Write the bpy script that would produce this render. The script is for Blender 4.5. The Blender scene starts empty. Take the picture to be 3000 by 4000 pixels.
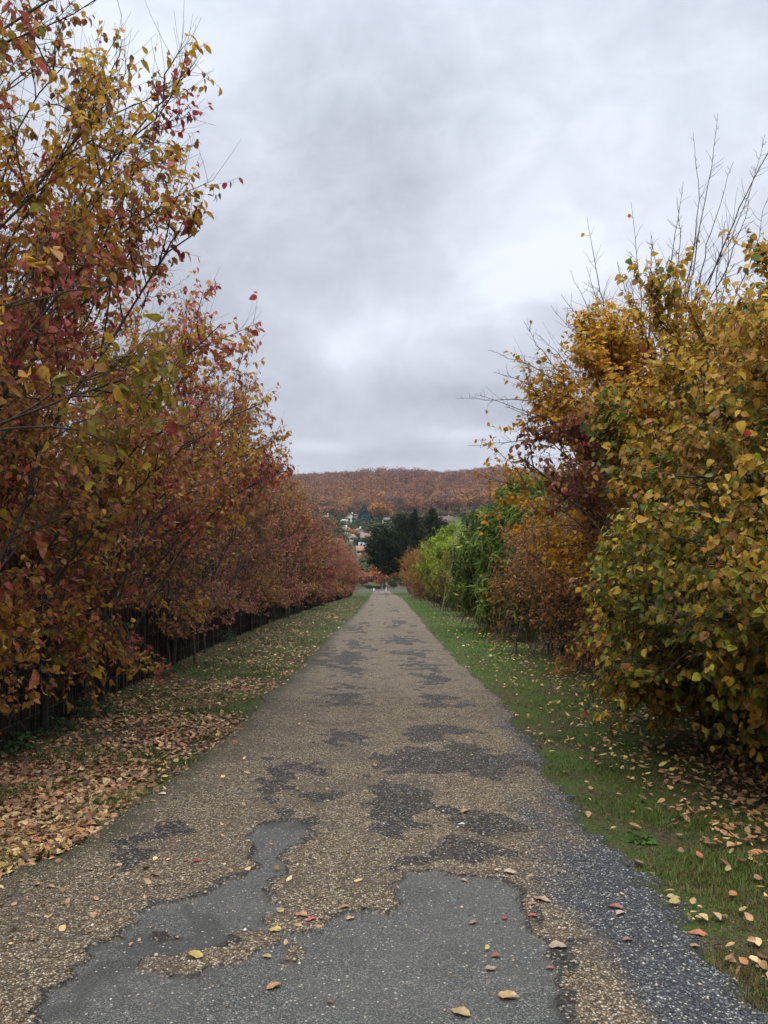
import bpy, math, random
import numpy as np
from math import radians, tan, atan, sin, cos, pi

sc = bpy.context.scene
COL = sc.collection
RNG = np.random.default_rng(7)

# ------------------------------------------------------------------ camera
F, CX, CY = 1660.0, 829.5, 1106.0            # focal length and centre in units of a 1659 x 2212 picture
EYE = np.array([0.0, 0.0, 1.6])
PITCH = atan((1170 - CY) / F)
YAW = atan(4.5 / F)
SLOPE = tan(atan((1264 - CY) / F) - PITCH)     # the lane runs downhill
cam_d = bpy.data.cameras.new('camera')
cam = bpy.data.objects.new('camera', cam_d); COL.objects.link(cam)
cam.location = EYE
cam.rotation_euler = (pi / 2 + PITCH, 0, -YAW)
cam_d.sensor_fit = 'VERTICAL'; cam_d.sensor_height = 36; cam_d.lens = 36 * F / 2212
cam_d.clip_start = 0.05; cam_d.clip_end = 8000
sc.camera = cam

# ------------------------------------------------------------------ view, world, sun
sc.view_settings.view_transform = 'Standard'; sc.view_settings.look = 'None'
sc.view_settings.exposure = 0.62; sc.view_settings.gamma = 1.0
sc.view_settings.use_curve_mapping = False
sc.cycles.max_bounces = 6; sc.cycles.diffuse_bounces = 3; sc.cycles.glossy_bounces = 2
sc.cycles.transmission_bounces = 3; sc.cycles.transparent_max_bounces = 4
sc.cycles.use_denoising = True
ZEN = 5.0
SUN_EL, SUN_AZ = radians(52), radians(200)


class NT:
    """small wrapper to write node trees in few lines"""
    def __init__(s, tree):
        s.t = tree; s.n = tree.nodes; s.l = tree.links; s.n.clear()

    def node(s, kind, **kw):
        n = s.n.new(kind)
        ins = kw.pop('ins', {})
        for k, v in kw.items(): setattr(n, k, v)
        for k, v in ins.items(): s.put(n.inputs[k], v)
        return n

    def put(s, sock, v):
        if isinstance(v, bpy.types.NodeSocket): s.l.new(v, sock)
        elif isinstance(v, bpy.types.Node): s.l.new(v.outputs[0], sock)
        else:
            if sock.type == 'RGBA' and len(v) == 3: v = (*v, 1)
            sock.default_value = v

    def math(s, op, a, b=0.0, c=0.0, clamp=False):
        n = s.n.new('ShaderNodeMath'); n.operation = op; n.use_clamp = clamp
        s.put(n.inputs[0], a); s.put(n.inputs[1], b); s.put(n.inputs[2], c)
        return n.outputs[0]

    def mix(s, f, a, b, blend='MIX'):
        n = s.n.new('ShaderNodeMix'); n.data_type = 'RGBA'; n.blend_type = blend; n.clamp_result = False; n.clamp_factor = True
        s.put(n.inputs[0], f); s.put(n.inputs[6], a); s.put(n.inputs[7], b)
        return n.outputs[2]

    def noise(s, vec, scale, detail=4, rough=0.55, dist=0.0, col=False):
        n = s.node('ShaderNodeTexNoise', ins={'Vector': vec, 'Scale': scale, 'Detail': detail, 'Roughness': rough, 'Distortion': dist})
        return n.outputs[1 if col else 0]

    def ramp(s, f, stops, interp='LINEAR'):
        n = s.n.new('ShaderNodeValToRGB'); e = n.color_ramp.elements; n.color_ramp.interpolation = interp
        while len(e) < len(stops): e.new(0.5)
        for i, (p, c) in enumerate(stops):
            e[i].position = p
            e[i].color = (*c, 1) if hasattr(c, '__len__') else (c, c, c, 1)
        s.put(n.inputs[0], f)
        return n.outputs[0]

    def step(s, v, lo, hi):
        n = s.node('ShaderNodeMapRange', interpolation_type='SMOOTHSTEP', ins={0: v, 1: lo, 2: hi, 3: 0.0, 4: 1.0})
        return n.outputs[0]


world = bpy.data.worlds.new('World'); sc.world = world; world.use_nodes = True
w = NT(world.node_tree)
sky = w.node('ShaderNodeTexSky', sky_type='NISHITA', sun_disc=False, sun_elevation=SUN_EL, sun_rotation=SUN_AZ, air_density=1.0, dust_density=2.5)
dirn = w.node('ShaderNodeTexCoord').outputs['Generated']
sep = w.node('ShaderNodeSeparateXYZ', ins={0: dirn})
dx, dy, dz = sep.outputs
# cloud layer seen in perspective: direction / (height + a little)
k = w.math('ADD', w.math('MAXIMUM', dz, 0.0), 0.60)
plane = w.node('ShaderNodeCombineXYZ', ins={0: w.math('DIVIDE', dx, k), 1: w.math('DIVIDE', dy, k), 2: 0.0}).outputs[0]
warp = w.noise(plane, 1.3, 3, 0.5, col=True)
wp = w.node('ShaderNodeVectorMath', operation='MULTIPLY_ADD', ins={0: warp, 1: (0.5, 0.5, 0.5), 2: plane}).outputs[0]
big = w.noise(wp, 1.9, 3, 0.45)
dirw = w.node('ShaderNodeVectorMath', operation='MULTIPLY', ins={0: dirn, 1: (1.0, 1.0, 1.45)}).outputs[0]
dirw = w.node('ShaderNodeVectorMath', operation='MULTIPLY_ADD', ins={0: w.noise(dirw, 3.0, 4, 0.55, col=True), 1: (0.22, 0.22, 0.22), 2: dirw}).outputs[0]
mid = w.noise(dirw, 4.2, 6, 0.55)
fine_ = w.noise(dirw, 13.0, 8, 0.6)
dens = w.math('ADD', w.math('MULTIPLY', big, 0.42), w.math('ADD', w.math('MULTIPLY', mid, 0.36), w.math('MULTIPLY', fine_, 0.22)))


def ray_dir(px, py):
    v = np.array([(px - CX) / F, -(py - CY) / F, -1.0])
    a = pi / 2 + PITCH
    y, z = v[1] * cos(a) - v[2] * sin(a), v[1] * sin(a) + v[2] * cos(a)
    x = v[0]
    b = -YAW
    return np.array([x * cos(b) - y * sin(b), x * sin(b) + y * cos(b), z])


BLOBS = [  # where the cloud deck is thinner (+) or thicker (-): picture place, half width, half height, amount
    (1120, 570, 210, 60, 0.09), (720, 745, 140, 40, 0.07), (930, 690, 150, 40, 0.06), (600, 60, 420, 140, 0.10),
    (1500, 330, 260, 200, 0.10), (620, 480, 260, 90, -0.045), (980, 430, 170, 60, -0.03), (900, 860, 300, 50, -0.07),
    (1010, 935, 90, 14, 0.10), (680, 965, 70, 12, 0.10), (870, 985, 200, 14, -0.03), (1000, 150, 300, 90, -0.02),
    (1090, 770, 90, 40, -0.04), (560, 820, 110, 30, 0.0), (760, 570, 130, 40, -0.045), (420, 260, 160, 160, 0.05)]
for (px, py, hw, hh, amt) in BLOBS:
    if amt == 0: continue
    c = ray_dir(px, py); c = c / np.linalg.norm(c)
    ex = w.math('DIVIDE', w.math('SUBTRACT', dx, float(c[0])), hw / F)
    ez = w.math('DIVIDE', w.math('SUBTRACT', dz, float(c[2])), hh / F)
    # wobble the outline with the cloud noise
    ez = w.math('ADD', ez, w.math('MULTIPLY', w.math('SUBTRACT', mid, 0.5), 2.2))
    ex = w.math('ADD', ex, w.math('MULTIPLY', w.math('SUBTRACT', big, 0.5), 2.2))
    r2 = w.math('ADD', w.math('MULTIPLY', ex, ex), w.math('MULTIPLY', ez, ez))
    g = w.math('MULTIPLY', w.math('EXPONENT', w.math('MULTIPLY', r2, -0.8)), amt)
    g = w.math('MULTIPLY', g, w.step(dy, 0.0, 0.3))
    dens = w.math('ADD', dens, g)
cloud = w.ramp(dens, [(0.36, (0.40, 0.42, 0.49)), (0.46, (0.52, 0.545, 0.615)), (0.56, (0.64, 0.67, 0.75)), (0.68, (0.80, 0.84, 0.91))])
low = w.math('SUBTRACT', 1.0, w.step(dz, 0.02, 0.55))
cloud = w.mix(w.math('MULTIPLY', low, 0.55), cloud, (0.74, 0.72, 0.76), 'MULTIPLY')
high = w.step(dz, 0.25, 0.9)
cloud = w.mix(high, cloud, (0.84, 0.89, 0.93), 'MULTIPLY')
# overcast is brighter overhead; boosted further above the view to light ground and foliage
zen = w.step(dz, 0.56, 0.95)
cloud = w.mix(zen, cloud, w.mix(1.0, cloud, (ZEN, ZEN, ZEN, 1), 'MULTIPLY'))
nish = w.node('ShaderNodeBackground', ins={0: sky.outputs[0], 1: 0.06})
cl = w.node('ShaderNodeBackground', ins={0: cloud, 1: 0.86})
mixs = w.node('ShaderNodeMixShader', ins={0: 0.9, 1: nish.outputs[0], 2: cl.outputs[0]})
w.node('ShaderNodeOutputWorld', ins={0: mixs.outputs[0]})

sun_d = bpy.data.lights.new('sun', 'SUN'); sun_d.energy = 1.4; sun_d.angle = radians(25); sun_d.color = (1, 0.96, 0.9)
sun = bpy.data.objects.new('sun', sun_d); COL.objects.link(sun)
sun.rotation_euler = (pi / 2 - SUN_EL, 0, pi - SUN_AZ)

# ------------------------------------------------------------------ terrain profile and picture -> place helpers
PROF = np.array([(-60, 60 * SLOPE), (216, -216 * SLOPE), (236, -12.6), (262, -12.0), (330, -3), (450, 12), (560, 22), (700, 37),
                 (850, 60), (1000, 78), (1060, 80), (1300, 60), (4000, 20)])


def hz(x, y):
    """height of the terrain"""
    x = np.asarray(x, float); y = np.asarray(y, float)
    z = np.interp(y, PROF[:, 0], PROF[:, 1])
    far = np.clip((y - 280) / 300, 0, 1)
    z = z + far * (4.0 * np.sin(x * 0.011 + 1.0) + 2.5 * np.sin(x * 0.027 + y * 0.01))
    return z


def hit(px, py):
    """where the line of sight through a picture point meets the terrain"""
    d = ray_dir(px, py); prev = 1.0
    ys = np.concatenate([np.arange(1.0, 60, 0.02), np.arange(60, 1200, 0.25)])
    P = EYE[None] + d[None] / d[1] * ys[:, None]
    g = P[:, 2] - hz(P[:, 0], P[:, 1])
    i = np.argmax(g < 0)
    return P[i]


def at(px, py, d):
    r = ray_dir(px, py)
    return EYE + r / r[1] * d


def road(px, py):
    r = ray_dir(px, py)
    t = -EYE[2] / (r[2] + SLOPE * r[1])
    return (EYE + r * t)[:2]


# ------------------------------------------------------------------ object helpers
def tag(o, label=None, cat=None, group=None, kind=None):
    if label: o['label'] = label
    if cat: o['category'] = cat
    if group: o['group'] = group
    if kind: o['kind'] = kind
    return o


def empty(name, loc, label, cat, group=None, rz=0.0):
    o = bpy.data.objects.new(name, None); COL.objects.link(o)
    o.location = [float(v) for v in loc]; o.rotation_euler = (0, 0, rz); o.empty_display_size = 0.3
    return tag(o, label, cat, group)


def mesh_obj(name, V, faces, mat, parent=None, color=None, smooth=False, local=None, attrs=None):
    """V (n,3); faces: list of arrays (m,k). Coordinates are world ones unless parent/local says otherwise."""
    V = np.asarray(V, np.float32)
    if local is not None: V = V - np.asarray(local, np.float32)
    me = bpy.data.meshes.new(name)
    me.vertices.add(len(V)); me.vertices.foreach_set('co', V.ravel())
    faces = [np.asarray(f, np.int32) for f in faces if len(f)]
    idx = np.concatenate([f.ravel() for f in faces])
    tot = np.concatenate([np.full(len(f), f.shape[1], np.int32) for f in faces])
    start = np.concatenate([[0], np.cumsum(tot)[:-1]]).astype(np.int32)
    me.loops.add(len(idx)); me.loops.foreach_set('vertex_index', idx)
    me.polygons.add(len(tot)); me.polygons.foreach_set('loop_start', start)
    if smooth: me.polygons.foreach_set('use_smooth', np.ones(len(tot), bool))
    me.update(calc_edges=True)
    if color is not None:
        c = np.ones((len(V), 4), np.float32); c[:, :3] = color
        a = me.attributes.new('tint', 'FLOAT_COLOR', 'POINT'); a.data.foreach_set('color', c.ravel())
    for k_, v_ in (attrs or {}).items():
        a = me.attributes.new(k_, 'FLOAT', 'POINT'); a.data.foreach_set('value', np.asarray(v_, np.float32))
    me.materials.append(mat)
    o = bpy.data.objects.new(name, me); COL.objects.link(o)
    if parent is not None: o.parent = parent
    elif local is not None: o.location = [float(v) for v in local]
    return o


def unit(v):
    return v / (np.linalg.norm(v, axis=-1, keepdims=True) + 1e-9)


def tubes(P, R, sides=4):
    """P (n,k,3) polylines, R (n,k) radii -> verts, quads"""
    n, k_ = P.shape[:2]
    T = np.empty_like(P)
    T[:, 1:-1] = P[:, 2:] - P[:, :-2]; T[:, 0] = P[:, 1] - P[:, 0]; T[:, -1] = P[:, -1] - P[:, -2]
    T = unit(T)
    ref = np.where(np.abs(T[:, :1, 2:3]) < 0.8, np.array([0, 0, 1.0]), np.array([1.0, 0, 0]))
    A = unit(np.cross(T, np.broadcast_to(ref, T.shape))); B = np.cross(T, A)
    ang = np.arange(sides) * 2 * pi / sides
    V = P[:, :, None] + R[:, :, None, None] * (A[:, :, None] * np.cos(ang)[:, None] + B[:, :, None] * np.sin(ang)[:, None])
    idx = np.arange(n * k_ * sides).reshape(n, k_, sides)
    a = idx[:, :-1]; b = idx[:, 1:]
    q = np.stack([a, np.roll(a, -1, 2), np.roll(b, -1, 2), b], -1).reshape(-1, 4)
    return V.reshape(-1, 3), q


class Acc:
    """collects geometry for one mesh"""
    def __init__(s): s.V = []; s.Fq = []; s.Ft = []; s.C = []; s.n = 0

    def add(s, V, F_, C=None):
        F_ = np.asarray(F_)
        (s.Fq if F_.shape[1] == 4 else s.Ft).append(F_ + s.n)
        s.V.append(V); s.n += len(V)
        if C is not None: s.C.append(np.broadcast_to(C, (len(V), 3)))

    def box(s, c, size, rz=0.0):
        x, y, z = [v / 2 for v in size]
        v = np.array([(i, j, k_) for i in (-x, x) for j in (-y, y) for k_ in (-z, z)], float)
        R = np.array([[cos(rz), -sin(rz), 0], [sin(rz), cos(rz), 0], [0, 0, 1]])
        s.add(v @ R.T + np.array(c), [(0, 1, 3, 2), (4, 6, 7, 5), (0, 4, 5, 1), (2, 3, 7, 6), (0, 2, 6, 4), (1, 5, 7, 3)])
        return s

    def build(s, name, mat, parent=None, smooth=False, local=None):
        F_ = []
        if s.Fq: F_.append(np.concatenate(s.Fq))
        if s.Ft: F_.append(np.concatenate(s.Ft))
        C = np.concatenate(s.C) if s.C else None
        return mesh_obj(name, np.concatenate(s.V), F_, mat, parent, C, smooth, local)


def wav(P, freq, seed, n=7):
    """cheap smooth 3-D noise about -1..1"""
    r = np.random.default_rng(seed)
    D = r.normal(size=(n, P.shape[-1])); D = D / np.linalg.norm(D, axis=1, keepdims=True) * r.uniform(0.6, 1.7, (n, 1))
    ph = r.uniform(0, 2 * pi, n)
    return np.sin(P @ D.T * freq + ph).sum(-1) / math.sqrt(n) * 1.1


# ------------------------------------------------------------------ materials
def material(name):
    m = bpy.data.materials.new(name); m.use_nodes = True
    return m, NT(m.node_tree)


def principled(name, color, rough=0.8, spec=0.3, noise=None, bump=0.0, bscale=20.0, metallic=0.0):
    m, t = material(name)
    tc = t.node('ShaderNodeTexCoord').outputs['Object']
    c = (*color, 1)
    if noise:
        f = t.noise(tc, noise[0], 5, 0.6)
        c = t.mix(t.step(f, 0.3, 0.7), (*color, 1), (*noise[1], 1))
    b = t.node('ShaderNodeBsdfPrincipled', ins={'Base Color': c, 'Roughness': rough, 'Specular IOR Level': spec, 'Metallic': metallic})
    if bump:
        bn = t.node('ShaderNodeBump', ins={'Strength': bump, 'Distance': 0.02, 'Height': t.noise(tc, bscale, 5, 0.6)})
        t.put(b.inputs['Normal'], bn)
    t.node('ShaderNodeOutputMaterial', ins={0: b.outputs[0]})
    return m


def leaf_material(name, trans=0.3, blotch=22.0, rough=0.55, spec=0.22):
    m, t = material(name)
    a = t.node('ShaderNodeAttribute', attribute_name='tint').outputs['Color']
    tc = t.node('ShaderNodeTexCoord').outputs['Object']
    f = t.step(t.noise(tc, blotch, 3, 0.6), 0.35, 0.7)
    c = t.mix(f, a, t.mix(1.0, a, (0.72, 0.62, 0.62, 1), 'MULTIPLY'))
    b = t.node('ShaderNodeBsdfPrincipled', ins={'Base Color': c, 'Roughness': rough, 'Specular IOR Level': spec})
    tr = t.node('ShaderNodeBsdfTranslucent', ins={0: c})
    mx = t.node('ShaderNodeMixShader', ins={0: trans, 1: b.outputs[0], 2: tr.outputs[0]})
    t.node('ShaderNodeOutputMaterial', ins={0: mx.outputs[0]})
    return m


M_LEAF = leaf_material('autumn leaf', 0.45)
M_FALLEN = leaf_material('fallen leaf', 0.08, 60.0, 0.6)
M_FAR = leaf_material('distant foliage', 0.1, 0.9, 0.9, 0.04)
M_BLADE = leaf_material('grass blade', 0.25, 9.0, 0.5)
M_BARK = principled('bark', (0.050, 0.038, 0.028), 0.9, 0.15, (30, (0.085, 0.075, 0.06)), 0.5, 60)
M_TWIG = principled('young bark', (0.060, 0.042, 0.034), 0.8, 0.2, (12, (0.10, 0.075, 0.055)))
M_STICK = principled('weathered fence stick', (0.018, 0.014, 0.011), 0.95, 0.05, (9, (0.042, 0.032, 0.025)), 0.4, 80)
M_POST = principled('weathered fence post', (0.038, 0.034, 0.027), 0.9, 0.1, (7, (0.035, 0.036, 0.026)), 0.6, 40)

# ground ------------------------------------------------------------
def ground_material():
    m, t = material('meadow and soil')
    tc = t.node('ShaderNodeNewGeometry').outputs['Position']
    s = t.node('ShaderNodeSeparateXYZ', ins={0: tc})
    n1 = t.noise(tc, 1.3, 6, 0.65); n2 = t.noise(tc, 40.0, 4, 0.7)
    green = t.mix(t.step(n2, 0.3, 0.7), (0.028, 0.050, 0.010), (0.060, 0.085, 0.022))
    soil = t.mix(t.step(n2, 0.3, 0.7), (0.035, 0.026, 0.018), (0.085, 0.062, 0.040))
    c = t.mix(t.step(n1, 0.42, 0.62), green, soil)
    leaf = t.step(t.noise(tc, 55.0, 2, 0.5), 0.55, 0.62)
    c = t.mix(t.math('MULTIPLY', leaf, 0.5), c, (0.17, 0.10, 0.045))
    # the far side of the valley: gardens and pasture, then leaf-covered forest floor
    n3 = t.noise(tc, 0.03, 4, 0.6)
    c2 = t.mix(t.step(n3, 0.4, 0.6), (0.055, 0.075, 0.025), (0.075, 0.060, 0.035))
    c = t.mix(t.step(s.outputs[1], 120.0, 230.0), c, c2)
    c = t.mix(t.step(s.outputs[1], 490.0, 520.0), c, (0.035, 0.024, 0.018))
    b = t.node('ShaderNodeBsdfPrincipled', ins={'Base Color': c, 'Roughness': 0.95, 'Specular IOR Level': 0.1})
    bn = t.node('ShaderNodeBump', ins={'Strength': 0.7, 'Distance': 0.03, 'Height': n2})
    t.put(b.inputs['Normal'], bn)
    t.node('ShaderNodeOutputMaterial', ins={0: b.outputs[0]})
    return m


def road_material():
    m, t = material('worn lane surface')
    P = t.node('ShaderNodeNewGeometry').outputs['Position']
    at_ = lambda n: t.node('ShaderNodeAttribute', attribute_name=n).outputs['Fac']
    asphalt, stain, blue, moss = at_('asphalt'), at_('stain'), at_('blue'), at_('moss')
    fine = t.noise(P, 160.0, 3, 0.7)
    n1 = t.noise(P, 2.2, 6, 0.65); n2 = t.noise(P, 9.0, 5, 0.7)
    vo = t.node('ShaderNodeTexVoronoi', feature='F1', ins={'Vector': P, 'Scale': 95.0, 'Randomness': 1.0})
    vo2 = t.node('ShaderNodeTexVoronoi', feature='F1', ins={'Vector': P, 'Scale': 210.0, 'Randomness': 1.0})
    cellr = t.node('ShaderNodeSeparateColor', ins={0: vo.outputs['Color']}).outputs[0]
    cellg = t.node('ShaderNodeSeparateColor', ins={0: vo.outputs['Color']}).outputs[1]
    # warm loose gravel
    stones = t.ramp(cellr, [(0.0, (0.045, 0.032, 0.021)), (0.3, (0.135, 0.092, 0.050)), (0.55, (0.235, 0.165, 0.090)), (0.8, (0.35, 0.26, 0.15)), (0.97, (0.58, 0.50, 0.36))])
    gap = t.step(vo.outputs['Distance'], 0.30, 0.62)
    warm = t.mix(t.math('MULTIPLY', gap, 0.8), stones, (0.045, 0.034, 0.025))
    warm = t.mix(t.math('MULTIPLY', t.step(n1, 0.48, 0.60), 0.50), warm, (0.075, 0.055, 0.042))
    warm = t.mix(t.math('MULTIPLY', t.step(n2, 0.55, 0.66), 0.35), warm, (0.05, 0.038, 0.03))
    # dark bitumen-bound chippings
    cd = t.ramp(cellr, [(0.0, (0.010, 0.009, 0.008)), (0.6, (0.032, 0.028, 0.024)), (0.9, (0.070, 0.062, 0.050)), (0.98, (0.30, 0.26, 0.20))])
    # smooth asphalt patch
    grain = t.node('ShaderNodeSeparateColor', ins={0: vo2.outputs['Color']}).outputs[0]
    ca = t.ramp(grain, [(0.0, (0.026, 0.025, 0.022)), (0.5, (0.062, 0.060, 0.053)), (0.85, (0.115, 0.110, 0.096)), (1.0, (0.25, 0.23, 0.18))])
    ca = t.mix(t.math('MULTIPLY', t.step(n1, 0.35, 0.7), 0.35), ca, (0.115, 0.108, 0.092))
    ca = t.mix(t.math('MULTIPLY', stain, 0.55), ca, (0.035, 0.033, 0.029))
    ca = t.mix(t.math('MULTIPLY', t.step(n2, 0.4, 0.7), 0.5), ca, (0.060, 0.056, 0.050))
    ca = t.mix(t.math('MULTIPLY', t.step(cellg, 0.965, 0.985), t.math('SUBTRACT', 1.0, gap)), ca, (0.38, 0.33, 0.25))
    # blue-grey chippings at the right edge
    cb = t.ramp(cellr, [(0.0, (0.034, 0.033, 0.032)), (0.5, (0.088, 0.086, 0.081)), (0.86, (0.16, 0.156, 0.145)), (0.95, (0.42, 0.38, 0.30)), (1.0, (0.55, 0.50, 0.42))])
    cb = t.mix(t.math('MULTIPLY', gap, 0.85), cb, (0.022, 0.022, 0.025))
    c = t.mix(blue, warm, cb)
    c = t.mix(t.math('MULTIPLY', t.step(t.math('ADD', stain, t.math('MULTIPLY', t.math('SUBTRACT', n2, 0.5), 0.9)), 0.35, 0.6), 0.92), c, cd)
    c = t.mix(asphalt, c, ca)
    c = t.mix(moss, c, t.mix(fine, (0.020, 0.022, 0.010), (0.055, 0.055, 0.024)))
    b = t.node('ShaderNodeBsdfPrincipled', ins={'Base Color': c, 'Roughness': 0.82, 'Specular IOR Level': 0.25})
    h = t.math('SUBTRACT', 1.0, t.math('MULTIPLY', vo.outputs['Distance'], 1.4))
    h = t.math('MULTIPLY', h, t.math('SUBTRACT', 1.0, t.math('MULTIPLY', asphalt, 0.75)))
    h = t.math('ADD', h, t.math('MULTIPLY', vo2.outputs['Distance'], -0.4))
    bn = t.node('ShaderNodeBump', ins={'Strength': 0.8, 'Distance': 0.008, 'Height': h})
    t.put(b.inputs['Normal'], bn)
    t.node('ShaderNodeOutputMaterial', ins={0: b.outputs[0]})
    return m


M_GROUND = ground_material(); M_ROAD = road_material()

# ------------------------------------------------------------------ the ground sheet
xs = np.concatenate([-np.geomspace(4000, 8, 70), np.linspace(-7, 7, 29), np.geomspace(8, 4000, 70)])
ys = np.concatenate([np.linspace(-60, 0, 13)[:-1], np.linspace(0, 216, 109), np.linspace(220, 1300, 217), np.linspace(1400, 4000, 10)])
GX, GY = np.meshgrid(xs, ys)
GZ = hz(GX, GY)
side = np.clip((np.abs(GX) - 7) / 10, 0, 1)
GZ = GZ + side * 0.25 * wav(np.stack([GX, GY], -1), 0.15, 3)
idx = np.arange(GX.size).reshape(GX.shape)
Q = np.stack([idx[:-1, :-1], idx[:-1, 1:], idx[1:, 1:], idx[1:, :-1]], -1).reshape(-1, 4)
tag(mesh_obj('ground', np.stack([GX, GY, GZ], -1).reshape(-1, 3), [Q], M_GROUND, smooth=True),
    'grassy soil under the verges and hedges falling towards the valley', 'ground', kind='structure')

# ------------------------------------------------------------------ the lane
RIGHT = np.array([road(*p) for p in [(1900, 2500), (1759, 2212), (1659, 2130), (1600, 2080), (1500, 1960), (1395, 1868), (1312, 1792), (1250, 1714), (1194, 1645), (1140, 1575), (1098, 1515), (1040, 1465), (996, 1429), (934, 1362), (903, 1329), (872, 1295)]])
LEFT = np.array([road(*p) for p in [(-500, 2212), (-150, 1960), (0, 1880), (60, 1860), (165, 1809), (280, 1734), (390, 1664), (496, 1586), (540, 1538), (600, 1484), (656, 1438), (718, 1366), (763, 1329), (793, 1296)]])
RIGHT = np.vstack([RIGHT, [[2.1, 150], [2.1, 216]]]); LEFT = np.vstack([LEFT, [[-2.1, 150], [-2.1, 216]]])
R_ = lambda y: np.interp(y, RIGHT[:, 1], RIGHT[:, 0]) - 0.10 * np.clip((60 - y) / 50, 0, 1)
L_ = lambda y: np.interp(y, LEFT[:, 1], LEFT[:, 0])


def seg_sd(P, poly):
    """signed distance to a polygon, negative inside"""
    poly = np.asarray(poly); n = len(poly)
    d = np.full(len(P), 1e9); ins = np.zeros(len(P), bool)
    for i in range(n):
        a = poly[i]; b = poly[(i + 1) % n]; e = b - a
        t = np.clip(((P - a) @ e) / (e @ e + 1e-12), 0, 1)
        d = np.minimum(d, np.linalg.norm(P - a - t[:, None] * e, axis=1))
        c = ((a[1] > P[:, 1]) != (b[1] > P[:, 1])) & (P[:, 0] < (b[0] - a[0]) * (P[:, 1] - a[1]) / (b[1] - a[1] + 1e-12) + a[0])
        ins ^= c
    return np.where(ins, -d, d)


c7 = lambda pts: [road(0.5 * x, 1659 + 0.5 * y) for x, y in pts]
c8 = lambda pts: [road(829.5 + 0.5 * x, 1659 + 0.5 * y) for x, y in pts]
ASPH = c7([(1150, 250), (1240, 246), (1300, 260), (1335, 295), (1325, 320), (1290, 350), (1210, 400), (1165, 480), (1150, 530), (1165, 570), (1195, 620), (1250, 640), (1230, 660), (1180, 680), (1200, 730), (1290, 735), (1400, 700), (1440, 655), (1560, 640), (1659, 650)]) + \
    c8([(40, 620), (95, 590), (60, 540), (70, 500), (110, 470), (240, 460), (400, 480), (530, 510), (580, 560), (600, 640), (640, 700), (690, 760), (690, 850), (720, 950), (780, 1106), (830, 1500)]) + \
    c7([(-200, 1500), (180, 1106), (210, 1040), (310, 960), (320, 900), (430, 800), (540, 730), (570, 660), (620, 630), (700, 590), (860, 580), (1000, 545), (1060, 470), (1090, 380), (1110, 300)])
HOLES = [c7([(600, 890), (720, 860), (850, 790), (960, 740), (1100, 722), (1190, 745), (1100, 800), (1000, 860), (900, 920), (780, 945), (640, 930)]),
         c7([(1190, 840), (1260, 790), (1350, 800), (1340, 850), (1260, 885), (1195, 870)]),
         c7([(620, 735), (700, 725), (740, 760), (660, 790), (610, 770)])]
STAINS = [c7([(1200, -30), (1290, -20), (1230, 80), (1220, 150), (1290, 160), (1270, 215), (1150, 240), (1165, 130)]),
          c7([(1365, -20), (1420, -10), (1430, 50), (1380, 60)]), c7([(1360, 125), (1420, 120), (1430, 155), (1370, 160)]),
          c7([(1300, 215), (1390, 205), (1380, 240), (1300, 245)]),
          c7([(480, 350), (650, 290), (770, 250), (785, 290), (640, 340), (610, 390), (560, 425), (520, 400)]),
          c7([(820, 590), (960, 600), (1000, 700), (900, 800), (800, 810), (640, 850), (520, 800), (560, 760), (700, 740), (830, 700)]),
          c7([(330, 940), (560, 850), (620, 900), (560, 1000), (420, 1010), (330, 1106), (200, 1106)]),
          c8([(-40, 80), (150, 80), (175, 200), (150, 270), (60, 340), (-30, 300), (-60, 200)]),
          c8([(60, 330), (350, 345), (600, 375), (420, 420), (200, 425), (110, 460), (50, 420)]),
          c8([(280, 190), (400, 200), (560, 230), (600, 270), (480, 290), (300, 270)]),
          c8([(0, -60), (250, -70), (560, -60), (600, 0), (480, 60), (200, 30), (0, 60)]),
          c8([(580, 600), (640, 690), (700, 760), (700, 860), (740, 960), (800, 980), (760, 1106), (860, 1106), (900, 940), (820, 800), (700, 640)])]
for (px, py, hw, hh) in [(960, 1640, 120, 22), (940, 1590, 80, 16), (950, 1525, 34, 18), (932, 1476, 18, 18), (905, 1440, 22, 10), (888, 1412, 26, 6),
                         (760, 1440, 18, 26), (748, 1505, 22, 24), (738, 1600, 30, 16), (772, 1395, 14, 12), (702, 1668, 18, 20), (870, 1385, 24, 6),
                         (700, 1420, 14, 20), (850, 1350, 14, 6), (760, 1360, 12, 8)]:
    STAINS.append([road(px + hw * cos(a), py + hh * sin(a)) for a in np.arange(0, 2 * pi, pi / 6)])

rows = [0.6]
while rows[-1] < 216: rows.append(rows[-1] + max(0.018, rows[-1] ** 2 / 1300))
rows = np.array(rows); rows[-1] = 216
NC = 300
u = np.linspace(0, 1, NC)
RX = (L_(rows) - 0.20)[:, None] + u[None] * (R_(rows) - L_(rows) + 0.40)[:, None]
RY = np.repeat(rows[:, None], NC, 1)
PP = np.stack([RX.ravel(), RY.ravel()], -1)
PPn = PP + 0.035 * np.stack([wav(PP, 9, 21), wav(PP, 9, 22)], -1) + 0.018 * np.stack([wav(PP, 33, 23), wav(PP, 33, 24)], -1)
near = PP[:, 1] < 40


def smooth(v, lo, hi):
    t = np.clip((v - lo) / (hi - lo), 0, 1); return t * t * (3 - 2 * t)


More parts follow.
